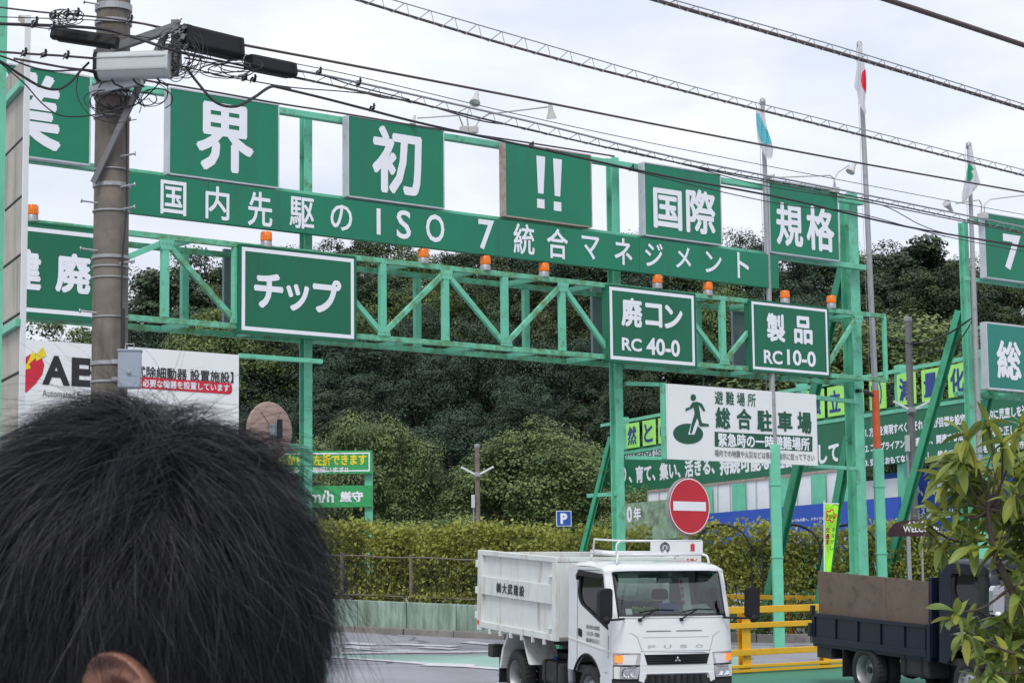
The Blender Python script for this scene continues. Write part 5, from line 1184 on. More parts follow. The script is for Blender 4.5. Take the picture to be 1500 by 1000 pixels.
def cab(t, body, white):
    B = M[body]
    ys = sorted(set([-HW, -.845, -.83, -.80, -.765, -.74]+[i*.1-.7 for i in range(15)]+[.74, .765, .80, .83, .845, HW])); ny = len(ys)
    V = []
    for i, (x, z) in enumerate(PROF):
        f = 1 if i <= WS1 else max(0, 1-(i-WS1)/4)
        for y in ys:
            e = abs(y)/HW; xx = x-.13*f*e**5; zz = z
            if i > WS1-1: zz -= .07*e**9
            if i >= len(PROF)-3: xx += .04*e**9
            V.append((xx, y, zz))
    def faces(cond): return [(i*ny+j, i*ny+j+1, (i+1)*ny+j+1, (i+1)*ny+j) for i in range(len(PROF)-1) for j in range(ny-1) if cond(i, (ys[j]+ys[j+1])/2)]
    ws = lambda i, y: WS0 <= i < WS1 and abs(y) < .765
    seal = lambda i, y: ws(i, y) and (abs(y) > .74)
    low = lambda i, y: i < 2
    mb = MB(); mb.add(V, faces(lambda i, y: not ws(i, y) and not low(i, y))); mb.build('cab_shell', B, t, smooth='auto')
    mb = MB(); mb.add(V, faces(low)); mb.build('lower_bumper', M['chassis'], t, smooth='auto')
    mb = MB(); mb.add(V, faces(lambda i, y: ws(i, y) and not seal(i, y))); mb.build('windscreen', M['glassm'], t, smooth=True)
    mb = MB(); mb.add(V, faces(seal))
    mb.poly(dens([(-.765, 1.285), (.765, 1.285), (.765, 1.33), (-.765, 1.33)]), lambda u, v, d: fpt(u, v, d, .003), .006)
    mb.poly(dens([(-.765, 1.905), (.765, 1.905), (.765, 1.925), (-.765, 1.925)]), lambda u, v, d: fpt(u, v, d, .003), .004)
    mb.build('windscreen_seal', M['blackp'], t, smooth='auto')
    # side panels with the door window and the wheel arch
    arch = [(-.9+.47*math.cos(a), .38+.47*math.sin(a)) for a in [math.pi-.53-(math.pi-1.06)*k/12 for k in range(13)]]
    outer = [(-.13, .42), (-.145, .84), (-.172, 1.12), (-.205, 1.385), (-.400, 1.95), (-.47, 1.98), (-.7, 1.985), (-1.4, 1.975), (-1.50, 1.93), (-1.51, 1.8), (-1.51, .62)]+arch+[(-.48, .42)]
    win = rounded([(-.255, 1.22), (-.43, 1.88), (-1.15, 1.90), (-1.20, 1.62), (-1.12, 1.50)], [.03, .05, .06, .08, .1])
    for sd in (-1, 1):
        mb = MB(); mb.poly(outer, lambda u, v, d: (u, sd*(HW-d-(.0)), v), .04, [win]); mb.build('side_panel', B, t, bevel=.008)
        mb = MB(); mb.poly([(u, v) for u, v in win], lambda u, v, d: (u, sd*(HW-.018-d), v), .004); mb.build('door_window', M['glassm'], t)
        wi = [((u+.72)*.93-.72, (v-1.6)*.93+1.6) for u, v in win]
        wo = [((u+.72)*1.035-.72, (v-1.6)*1.04+1.6) for u, v in win]
        mb = MB(); mb.poly(wo, lambda u, v, d: (u, sd*(HW+.004-d), v), .02, [wi]); mb.build('window_seal', M['blackp'], t)
        mb = MB(); mb.poly([(-.40, 1.86), (-.43, 1.91), (-1.13, 1.93), (-1.22, 1.86), (-1.2, 1.80), (-1.14, 1.86), (-.46, 1.85)], lambda u, v, d: (u, sd*(HW+.035-d), v), .035); mb.build('rain_visor', M['blackp'], t, bevel=.004)
        # door outline, crease and handle
        for q in ([(-1.22, .66), (-1.22, 1.93)], [(-.24, .86), (-.24, 1.14)], [(-1.22, 1.93), (-.5, 1.95)]):
            mb = MB(); a, b = q; mb.beam((a[0], sd*(HW+.0005), a[1]), (b[0], sd*(HW+.0005), b[1]), .006, .006, (0, 1, 0)); mb.build('door_gap', M['chassis'], t)
        mb = MB(); mb.poly([(-.15, .93), (-1.5, 1.02), (-1.5, 1.045), (-.15, .955)], lambda u, v, d: (u, sd*(HW+.008-d), v), .008); mb.build('door_crease', B, t, bevel=.003)
        mb = MB(); mb.poly(rounded([(-1.06, 1.06), (-1.06, 1.16), (-1.19, 1.18), (-1.19, 1.08)], .03), lambda u, v, d: (u, sd*(HW+.005-d), v), .01); h = mb.build('door_handle', M['blackp'], t)
        mb = MB(); mb.tube([(-.9+.475*math.cos(a), sd*(HW-.005), .38+.475*math.sin(a)) for a in [math.pi-.5-(math.pi-1.0)*k/14 for k in range(15)]], .018, 6); mb.build('wheel_arch_trim', M['blackp'], t, smooth=True)
        # headlamps
        e = (-.845, -.47) if sd < 0 else (.47, .845)
        i0, i1 = (.47, .845)
        def S(pts): return [(sd*u, v) for u, v in pts]
        mb = MB(); mb.poly(dens(S([(.495, .665), (.84, .665), (.84, .84), (.455, .835)]), .05), lambda u, v, d: fpt(u, v, d, .004), .012); mb.build('indicator_housing', M['lensgrey'], t, bevel=.004)
        mb = MB(); mb.poly(dens(S([(.74, .70), (.82, .70), (.82, .80), (.73, .80)]), .04), lambda u, v, d: fpt(u, v, d, .018), .004); mb.build('indicator_lamp', M['indic'] if white else M['orange'], t)
        mb = MB(); mb.poly(dens(S([(.535, .47), (.84, .47), (.84, .655), (.505, .655)]), .05), lambda u, v, d: fpt(u, v, d, .002), .01); mb.build('headlamp_housing', M['blackp'], t)
        mb = MB(); mb.poly(dens(S([(.55, .485), (.76, .485), (.76, .64), (.52, .64)]), .05), lambda u, v, d: fpt(u, v, d, .012), .008); hl = mb.build('headlamp', M['lens'], t, bevel=.004)
        mb = MB()
        for cy in (.60, .70): mb.lathe([(.06, 0), (.045, -.012), (.015, -.02), (0, -.018)], (fx(cy, zm(.565))+.024, sd*cy, zm(.565)), (1, 0, 0), 18)
        mb.build('reflector', M['chrome'], hl, smooth=True)
        mb = MB(); mb.poly(dens(S([(.765, .485), (.835, .485), (.835, .64), (.765, .64)]), .04), lambda u, v, d: fpt(u, v, d, .012), .006); mb.build('corner_lamp', M['bedwhite'] if white else B, t)
        # corner creases on the fascia
        mb = MB(); pts = [(sd*.80, 1.15), (sd*.60, 1.10), (sd*.53, 1.05), (sd*.52, 1.0), (sd*.47, .845)]
        for p, q in zip(pts, pts[1:]):
            mb.beam(fpt(p[0], p[1], 0, .001), fpt(q[0], q[1], 0, .001), .004, .006, (1, 0, 0))
        mb.build('panel_gap', M['greyink'], t)
        # mirror on its arm
        mx = (.30 if True else .3); ym = sd*(HW+.20)
        mb = MB(); mb.tube(smooth([(fx(.70, 1.36)+.02, sd*.70, 1.36), (.04, sd*.88, 1.36), (.08, sd*1.0, 1.37), (.06, sd*1.03, 1.45)], 5), .014, 8); mb.build('mirror_arm', M['blackp'], t, smooth=True)
        mm = 'blackp' if white else 'chrome'
        mb = MB(); mb.poly(rounded([(sd*.95, 1.36), (sd*1.13, 1.36), (sd*1.13, 1.74), (sd*.95, 1.76)], .06, 5), lambda u, v, d: (.10-d, u, v), .09); mi = mb.build('mirror', M[mm], t, bevel=.018)
        mb = MB(); mb.poly(rounded([(sd*.965, 1.38), (sd*1.115, 1.38), (sd*1.115, 1.72), (sd*.965, 1.74)], .05, 5), lambda u, v, d: (.008-d, u, v), .003); mb.build('mirror_glass', M['chrome'], mi)
        if sd > 0 or True:
            mb = MB(); mb.lathe([(0, -.05), (.05, -.03), (.055, .02), (.03, .045), (0, .05)], (.10, sd*1.04, 1.36), (1, 0, -.3), 14); mb.build('kerb_mirror', M[mm], t, smooth=True)
    # fascia
    def fp(nm, pts, m, pr, d=.008, bev=0, st=.08):
        mb = MB(); mb.poly(dens(pts, st), lambda u, v, e: fpt(u, v, e, pr), d); return mb.build(nm, M[m], t, bevel=bev)
    fp('grille', [(-.46, .82), (-.42, .655), (.42, .655), (.46, .82)], 'blackp', .003)
    for z in (.69, .725, .76, .79): fp('grille_bar', [(-.41, z), (.41, z), (.41, z+.01), (-.41, z+.01)], 'chassis', .011, .008)
    fp('chrome_bar', [(-.455, .815), (.455, .815), (.465, .845), (-.465, .845)], 'chrome', .012, .012, .003)
    fp('bumper_frame', [(-.50, .845), (-.535, .46), (-.47, .44), (-.435, .55), (.435, .55), (.47, .44), (.535, .46), (.50, .845), (.47, .845), (.425, .66), (-.425, .66), (-.47, .845)], body, .004, .022, .006)
    fp('lower_intake', [(-.42, .535), (-.45, .40), (.45, .40), (.42, .535)], 'chassis', .003)
    for k in range(9): fp('intake_slat', [(-.4+k*.09, .41), (-.37+k*.09, .41), (-.37+k*.09, .525), (-.4+k*.09, .525)], 'blackp', .011, .012)
    mb = MB()
    for a in (90, 210, 330):
        c = Vector((.0, .736)); ax = Vector((math.cos(R(a)), math.sin(R(a)))); pp = Vector((-ax.y, ax.x)); r = .045
        q = [c+ax*.004, c+ax*(r/2+.004)+pp*r*.29, c+ax*(r+.004), c+ax*(r/2+.004)-pp*r*.29]; mb.poly([(v.x, v.y) for v in q], lambda u, v, d: fpt(u, v, d, .02), .012)
    mb.build('three_diamond_emblem', M['chrome'], t)
    mb = MB()
    for k, ch in enumerate('FUSO'): put_text(mb, ch, lambda u, v, d=0: (fx(-.40+k*.225+.105*u, 1.0)+.003, -.40+k*.225+.105*u, .985+.045*v), .02)
    mb.build('lettering', M['chrome'] if not white else M['alu'], t)
    for a, b in ((-.42, -.06), (0.0, .38)): fp('air_slot', [(a, 1.125), (b, 1.125), (b-.02, 1.14), (a+.02, 1.14)], 'greyink', .001, .003)
    fp('panel_gap', [(-.46, 1.045), (.47, 1.045), (.47, 1.049), (-.46, 1.049)], 'greyink', .001, .002)
    fp('panel_gap', [(-.5, .86), (.5, .86), (.5, .864), (-.5, .864)], 'greyink', .001, .002)
    # wipers
    for y0, y1, z1 in ((-.50, .0, 1.385), (.08, .56, 1.385)):
        mb = MB(); mb.tube([(fx(y0, 1.35)+.03, y0, 1.35), (fx(y0, 1.41)+.035, y0+.12, 1.42), (fx(y0, 1.46)+.03, y0+.24, 1.47)], .010, 6); mb.tube([(fx(y0, 1.45)+.02, y0+.02, 1.44), (fx(y0, 1.47)+.022, y0+.24, 1.475), (fx(y1, 1.46)+.022, y1, 1.465)], .007, 6)
        mb.lathe([(.022, -.01), (.022, .02), (0, .026)], (fx(y0, 1.35)+.02, y0, 1.345), (1, 0, 0), 12); mb.build('wiper', M['blackp'], t)
    # inside
    mb = MB(); mb.bb(-.74, -.19, -.78, .78, .95, 1.41); mb.build('dashboard', M['dash'], t, bevel=.03)
    mb = MB(); mb.bb(-1.5, -.2, -.8, .8, .6, .7); mb.build('cab_floor', M['chassis'], t)
    for y in (-.42, .42, .06):
        mb = MB(); w_ = .46 if y != .06 else .3; mb.poly(rounded([(y-w_/2, .95), (y+w_/2, .95), (y+w_*.42, 1.50), (y-w_*.42, 1.50)], .07), lambda u, v, d: (-1.34+d+(v-1)*-.1, u, v), .13); mb.build('seat_back', M['seat'], t, bevel=.03)
        if y != .06:
            mb = MB(); mb.poly(rounded([(y-.11, 1.52), (y+.11, 1.52), (y+.10, 1.66), (y-.10, 1.66)], .05), lambda u, v, d: (-1.42+d, u, v), .08); mb.build('headrest', M['seat'], t, bevel=.02)
    mb = MB(); mb.tube([(-.62+.06*math.sin(a)*0-.10*math.sin(a), -.42+.2*math.cos(a), 1.34+.17*math.sin(a)) for a in [k*math.pi/12 for k in range(25)]], .015, 8, False); mb.tube([(-.45, -.42, 1.2), (-.62, -.42, 1.34)], .03, 8); mb.build('steering_wheel', M['blackp'], t, smooth=True)
    rw = rounded([(-.62, 1.46), (.62, 1.46), (.62, 1.86), (-.62, 1.86)], .05)
    mb = MB(); mb.poly([(-.82, .65), (.82, .65), (.82, 1.97), (-.82, 1.97)], lambda u, v, d: (-1.51+d, u, v), .03, [rw]); mb.build('rear_panel', B, t)
    mb = MB(); mb.poly(rw, lambda u, v, d: (-1.50+d, u, v), .004); mb.build('rear_window', M['glassm'], t)
    mb = MB(); mb.bb(-.42, -.36, -.1, .1, 1.80, 1.86); mb.build('inner_mirror', M['alu'], t, bevel=.01)
def chassis(t, L, fw=.9, rw=3.4, tank=True):
    for y in (-.36, .36):
        mb = MB(); mb.bb(-L+.15, -.35, y-.035, y+.035, .52, .72); mb.build('chassis_rail', M['chassis'], t)
    for x in (-1.3, -2.0, -2.7, -3.4, -4.1):
        if x > -L: mb = MB(); mb.bb(x-.04, x+.04, -.34, .34, .55, .66); mb.build('cross_member', M['chassis'], t)
    for x in (-fw, -rw): mb = MB(); mb.tube([(x, -.75, .36), (x, .75, .36)], .05, 10); mb.lathe([(0, -.16), (.12, -.12), (.15, 0), (.12, .12), (0, .16)], (x, 0, .36), (0, 1, 0), 16) if x < -2 else None; mb.build('axle', M['chassis'], t, smooth='auto')
    for sd in (-1, 1): wheel(t, -fw, sd*.72, sd); wheel(t, -rw, sd*.74, sd, dual=True)
    mb = MB(); mb.bb(-1.6, -.3, -.3, .3, .4, .75); mb.build('engine_sump', M['chassis'], t, bevel=.03)
    mb = MB(); mb.bb(-2.55, -1.85, -.80, -.42, .36, .66); tk = mb.build('fuel_tank', M['chassis'], t, bevel=.04)
    mb = MB(); mb.lathe([(.045, 0), (.045, .04), (0, .045)], (-2.4, -.64, .66), n=14); mb.build('filler_cap', M['blueink'], tk, smooth='auto')
    for x in (-2.4, -2.0): mb = MB(); mb.bb(x-.02, x+.02, -.81, -.41, .35, .67); mb.build('tank_strap', M['blackp'], tk)
    mb = MB(); mb.bb(-2.7, -2.2, .45, .8, .38, .66); mb.build('battery_box', M['chassis'], t, bevel=.02)
    for q in (-.66, .66): mb = MB(); mb.bb(-rw-.55, -rw-.53, q-.2, q+.2, .22, .62); mb.build('mud_flap', M['blackp'], t)

def white_truck():
    h = Vector((.375, -.927)).normalized(); loc = (2.03, 27.62, 0)
    rz = math.atan2(h.y, h.x); g = 0.0
    t = thing('tipper_truck', 'white light truck with a high-sided steel tipper bed and its indicators lit', 'truck', (loc[0], loc[1], g), rz); t.rotation_euler = (0, R(3.49), rz)
    cab(t, 'truckwhite', True); chassis(t, 4.6)
    Bd = M['bedwhite']; W2 = .95; x0, x1, z0, z1 = -1.72, -4.62, .96, 2.07
    bed = bpy.data.objects.new('tipper_bed', None); COL.objects.link(bed); bed.parent = t
    def bx(nm, a, b, c, d, e, f, m=Bd, par=bed, bev=.006): mb = MB(); mb.bb(a, b, c, d, e, f); return mb.build(nm, m, par, bevel=bev)
    for sd in (-1, 1):
        y = sd*W2
        bx('side_plate', x1+.05, x0-.01, y-sd*.08, y-sd*.05, z0, z1-.02)
        bx('inner_lining', x1+.1, x0-.05, y-sd*.10, y-sd*.082, z0+.02, z1-.04, M['beddirt'])
        bx('top_rail', x1, x0, y-sd*.11, y, z1-.07, z1)
        bx('mid_rail', x1+.16, x0-.13, y-sd*.05, y-sd*.004, z0+.48, z0+.74)
        bx('bottom_rail', x1+.16, x0-.13, y-sd*.05, y-sd*.0, z0, z0+.09)
        bx('corner_post', x0-.13, x0, y-sd*.06, y, z0, z1-.07)
        bx('corner_post', x1, x1+.17, y-sd*.06, y, z0-.04, z1-.07)
        for x in (-2.1, -2.5, -2.9, -3.3, -3.7, -4.1): bx('rope_hook', x-.012, x+.012, y-sd*.03, y+sd*.02, z0-.07, z0+.0)
        for z in (z0+.15, z0+.72+.12): bx('hinge_bar', x0-.32, x0-.15, y-sd*.05, y+sd*.005, z, z+.015)
        for z in (.12, .48, .86): bx('tail_hinge', x1-.05, x1+.02, y-sd*.07, y+sd*.015, z0+z, z0+z+.1)
        bx('latch', x1-.035, x1-.005, y-sd*.05, y+sd*.02, z0+.63, z0+.75, M['blackp'])
    mb = MB(); mb.bb(x1+.02, x1+.10, -W2-.004, -W2+.0, z0+.04, z0+.10); mb.build('side_marker', M['orange'], bed)
    bx('front_wall', x0-.05, x0, -W2+.06, W2-.06, z0, z1-.02); bx('front_top_rail', x0-.07, x0+.01, -W2+.02, W2-.02, z1-.06, z1)
    bx('tail_gate', x1+.0, x1+.05, -W2+.07, W2-.07, z0, z1-.03); bx('bed_floor', x1, x0, -W2+.06, W2-.06, z0, z0+.06, M['beddirt'])
    bx('sub_frame', x1+.1, x0, -.42, .42, z0-.14, z0-.0, M['chassis'])
    mb = MB()
    for k, (ch) in enumerate('㈱大武建設'): put_text(mb, ch, lambda u, v, d=0: (-3.86+k*.215+.18*u, -W2-.002-d+.004*0, z0+.53+.15*v), .03)
    o = mb.build('lettering', M['black'], bed)
    mb = MB()
    for k, s_ in enumerate(('株式会社大武建設', '土木工事一式請負', '電話番号五五七三')): put_text(mb, s_, lambda u, v, d=0: (-.93+.42*u, -HW-.0015-d, 1.185-.085*k+.055*v), .02)
    mb.build('door_lettering', M['greyink'], t)
    mb = MB(); put_text(mb, 'ECO', lambda u, v, d=0: (-.34+.08*u, -HW-.002-d, .66+.02*v), .02); mb.build('badge', M['greyink'], t)
    # white steel mudguards over the rear wheels
    for sd in (-1, 1):
        y = sd*.86; q = [(-2.93, .72), (-3.05, .93), (-3.20, .97), (-3.62, .97), (-3.84, .72), (-3.95, .42)]; r = [(x+(.02 if i < 3 else -.0)*0, z) for i, (x, z) in enumerate(q)]
        inn = [(-3.90, .42), (-3.79, .70), (-3.60, .93), (-3.22, .93), (-3.08, .90), (-2.97, .72)]
        mb = MB(); mb.poly([(-2.78, .56)]+q+inn+[(-2.86, .56)], lambda u, v, d: (u, y-sd*.46+sd*d, v), .46); mb.build('mudguard', Bd, t, bevel=.01)
    mb = MB(); mb.bb(-4.28, -4.1, -.9, -.72, .56, .74); mb.build('tail_lamp_box', M['chassis'], t)
    mb = MB(); mb.tube(smooth([(-1.72, -.70, .40), (-1.70, -.72, .7), (-1.68, -.70, .85), (-1.66, -.66, .92)], 4), .05, 10); mb.build('air_intake_pipe', M['galv'], t, smooth=True)
    # roof rack with a name board
    rk = bpy.data.objects.new('roof_rack', None); COL.objects.link(rk); rk.parent = t
    for sd in (-1, 1):
        mb = MB(); mb.tube(smooth([(-.42, sd*.66, 2.03), (-.44, sd*.64, 2.13), (-.50, sd*.60, 2.15)], 4), .016, 8); mb.tube([(-.50, sd*.60, 2.15), (-1.30, sd*.60, 2.15)], .016, 8); mb.tube([(-1.34, sd*.62, 2.05), (-1.30, sd*.60, 2.15)], .016, 8); mb.build('rack_leg', M['truckwhite'], rk, smooth=True)
    for x in (-.50, -1.3): mb = MB(); mb.tube([(x, -.62, 2.15), (x, .62, 2.15)], .018, 8); mb.build('rack_bar', M['truckwhite'], rk, smooth=True)
    mb = MB(); mb.tube(smooth([(-.56, -.60, 2.17), (-.56, -.60, 2.27), (-.56, -.55, 2.325)], 4), .014, 8); mb.tube([(-.56, -.55, 2.325), (-.56, .62, 2.325)], .014, 8); mb.tube([(-.56, .62, 2.325), (-.56, .62, 2.17)], .014, 8); mb.tube([(-1.3, -.6, 2.16), (-1.3, -.58, 2.325), (-.56, -.55, 2.325)], .014, 8); mb.build('rack_hoop', M['truckwhite'], rk, smooth=True)
    mb = MB(); mb.bb(-.535, -.52, -.13+.0, .62, 2.16, 2.315); nb = mb.build('name_board', M['swhite'], rk)
    nb.location.x = 0; mb = MB(); mb.bb(-.54, -.525, -.14, .70, 2.155, 2.32)
    mb = MB()
    yc, zc = .22-.15, 2.24
    for r0, gap in ((.064, .5), (.046, .5)):
        n = 26; pts = [(-.515, yc+r0*math.sin(a), zc-r0*math.cos(a)*-1) for a in [math.pi+gap+(2*math.pi-2*gap)*k/n for k in range(n+1)]]; pts = [(-.516, yc+r0*math.sin(a), zc+r0*math.cos(a)) for a in [-math.pi+gap+(2*math.pi-2*gap)*k/n for k in range(n+1)]]; mb.tube(pts, .0055, 5, False)
    mb.tube([(-.516, yc, zc+.04), (-.516, yc, zc+.075)], .006, 5); put_text(mb, '武', lambda u, v, d=0: (-.516+d, yc-.022+.044*u, zc-.03+.05*v), .03); mb.build('round_emblem', M['black'], rk)
    mb = MB(); put_text(mb, '自', lambda u, v, d=0: (-.516+d, .44+.06*u, zc-.05+.11*v), .06); mb.build('red_mark', M['redink'], rk)
    # things lying on the dashboard and hanging in the windscreen
    def root_at(nm, lab, cat, p): 
        o = thing(nm, lab, cat, (0, 0, 0)); o.matrix_world = t_mat @ Matrix.Translation(p); return o
    t_mat = Matrix.Translation(Vector((loc[0], loc[1], g))) @ t.rotation_euler.to_matrix().to_4x4()
    gl = root_at('work_gloves', 'bright green work gloves lying on the white truck\'s dashboard', 'gloves', (-.34, -.36, 1.415))
    for k, y in enumerate((-.06, .10)):
        mb = MB(); mb.poly(rounded([(y-.05, 0), (y+.05, 0), (y+.055, .09), (y-.045, .09)], .02), lambda u, v, d: (-.12+v, u, d*1), .03)
        for f in range(4): mb.tube([(-.04, y-.035+f*.024, .02), (.01, y-.05+f*.034, .075-.005*f), (.04+.01*(f % 2), y-.07+f*.045, .05)], .013, 6)
        mb.tube([(-.09, y+.05, .02), (-.05, y+.09, .03), (-.02, y+.10, .02)], .012, 6); mb.build('glove', M['glove'], gl, smooth='auto')
    tb = root_at('tissue_box', 'blue tissue box with a white tissue sticking out on the dashboard', 'box', (-.38, .03, 1.415))
    mb = MB(); mb.bb(-.06, .06, -.13, .13, 0, .12); mb.build('carton', M['cardbox'], tb, bevel=.004)
    mb = MB(); mb.add([(0, -.07, .12), (0, .06, .12), (.02, .0, .165), (.01, -.05, .15), (-.02, .02, .17)], [(0, 1, 2), (0, 2, 3), (0, 1, 4)]); mb.build('tissue', M['white'], tb)
    pp = root_at('clipboard_papers', 'pale papers and maps lying on the right of the white truck\'s dashboard', 'papers', (-.36, .44, 1.43))
    for k in range(3): mb = MB(); mb.box((k*.01, k*.02, .006+k*.008), (.26, .46-k*.05, .006), Matrix.Rotation(R(24), 3, 'Y') @ Matrix.Rotation(.06*k, 3, 'Z')); mb.build('sheet', M['paper'], pp)
    pn = root_at('windscreen_pennant', 'white pennant with red letters hanging inside the white truck\'s windscreen', 'pennant', (-.30, .27, 1.44))
    mb = MB(); mb.poly([(-.04, .0), (.08, -.1), (.09, .42), (-.06, .42)], lambda u, v, d: (-.12*(v/.42)+d, u, v), .004); mb.build('pennant_cloth', M['paper'], pn)
    mb = MB()
    for k, ch in enumerate('安全運転'): put_text(mb, ch, lambda u, v, d=0: (-.12*((.33-k*.085)/.42)+.012+d, -.05+.04*u, .33-k*.085+.06*v), .04)
    mb.build('red_letters', M['redink'], pn)
    for nm, y, z, m, r in (('round_sticker', .67, 1.85, 'signgreenflat', .035), ('label_sticker', -.62, 1.36, 'paper', .04), ('top_sticker', .02, 1.87, 'paper', .025)):
        mb = MB(); mb.poly([(y+r*math.cos(a*math.pi/8), z+r*math.sin(a*math.pi/8)) for a in range(16)] if r == .035 else [(y-r, z-r), (y+r, z-r), (y+r, z+r*1.2), (y-r, z+r*1.2)], lambda u, v, d: fpt(u, v, d, -.006), .002); mb.build(nm, M[m], t)
white_truck()
def driver():
    h = Vector((.375, -.927)).normalized(); t = Matrix.Translation((2.03, 27.62, 0)) @ Matrix.Rotation(math.atan2(h.y, h.x), 4, 'Z') @ Matrix.Rotation(R(3.49), 4, 'Y')
    root = thing('person', 'driver in dark green work clothes sitting at the wheel of the white truck', 'person', (0, 0, 0)); root.matrix_world = t @ Matrix.Translation((-1.1, -.42, .95))
    def ball(mb, c, r, n=18, m=12):
        V = [(c[0]+r[0]*math.cos(p)*math.cos(a), c[1]+r[1]*math.cos(p)*math.sin(a), c[2]+r[2]*math.sin(p)) for p in [-math.pi/2+math.pi*i/m for i in range(m+1)] for a in [2*math.pi*j/n for j in range(n)]]
        mb.add(V, [(i*n+j, i*n+(j+1) % n, (i+1)*n+(j+1) % n, (i+1)*n+j) for i in range(m) for j in range(n)])
    mb = MB(); ball(mb, (.03, 0, .80), (.095, .075, .115)); ball(mb, (.055, 0, .725), (.06, .055, .055)); mb.tube([(.12, 0, .81), (.145, 0, .775), (.125, 0, .768)], [.009, .016, .01], 8)
    mb.tube([(.115, -.024, .725), (.125, 0, .725), (.115, .024, .725)], .007, 6)
    for s in (-1, 1): ball(mb, (.105, s*.032, .81), (.014, .016, .012), 10, 6); ball(mb, (.02, s*.078, .79), (.018, .012, .033), 10, 8)
    mb.tube([(0, 0, .72), (-.02, 0, .60)], [.055, .062], 14); mb.tube([(-.02, 0, .58), (-.02, 0, .35), (0, 0, .05)], [.12, .15, .15], 18)
    for s in (-1, 1):
        mb.tube([(-.02, s*.10, .54), (-.01, s*.19, .52), (.10, s*.24, .34), (.16, s*.22, .28), (.38, s*.15, .40)], [.06, .058, .045, .042, .028], 12)
        mb.tube([(.38, s*.15, .40), (.43, s*.14, .425)], [.028, .034], 10)
        for k in range(4): mb.tube([(.43, s*.14+(k-1.5)*.017, .43), (.465, s*.14+(k-1.5)*.019, .445), (.475-.004*abs(k-1), s*.14+(k-1.5)*.019, .415), (.455, s*.14+(k-1.5)*.018, .40)], [.009, .009, .008, .006], 8)
        mb.tube([(.40, s*.11, .41), (.43, s*.095, .42), (.455, s*.105, .41)], [.012, .011, .008], 8)
        mb.tube([(0, s*.10, .08), (.30, s*.11, .12), (.42, s*.11, .08), (.50, s*.11, -.22)], [.085, .075, .06, .045], 12); mb.tube([(.48, s*.11, -.25), (.60, s*.11, -.26)], [.04, .035], 10)
    b = mb.build('body', skin, root); r = b.modifiers.new('remesh', 'REMESH'); r.mode = 'VOXEL'; r.voxel_size = .006; r.use_smooth_shade = True
    mb = MB(); mb.tube([(-.02, 0, .62), (-.02, 0, .59), (-.02, 0, .35), (0, 0, .04)], [.07, .135, .165, .165], 20)
    for s in (-1, 1): mb.tube([(-.02, s*.09, .54), (-.01, s*.19, .52), (.10, s*.24, .34), (.16, s*.22, .28), (.33, s*.165, .375)], [.07, .07, .056, .053, .042], 12)
    j = mb.build('jacket', M['workgreen'], root); r = j.modifiers.new('remesh', 'REMESH'); r.mode = 'VOXEL'; r.voxel_size = .01; r.use_smooth_shade = True
    mb = MB()
    for s in (-1, 1): mb.tube([(0, s*.10, .08), (.30, s*.11, .12), (.42, s*.11, .08), (.50, s*.11, -.22)], [.10, .088, .073, .058], 12)
    mb.build('trousers', M['blueink'], root, smooth=True)
    mb = MB(); ball(mb, (.015, 0, .835), (.10, .083, .10)); hb = mb.build('hair', M['black'], root, smooth=True)
driver()

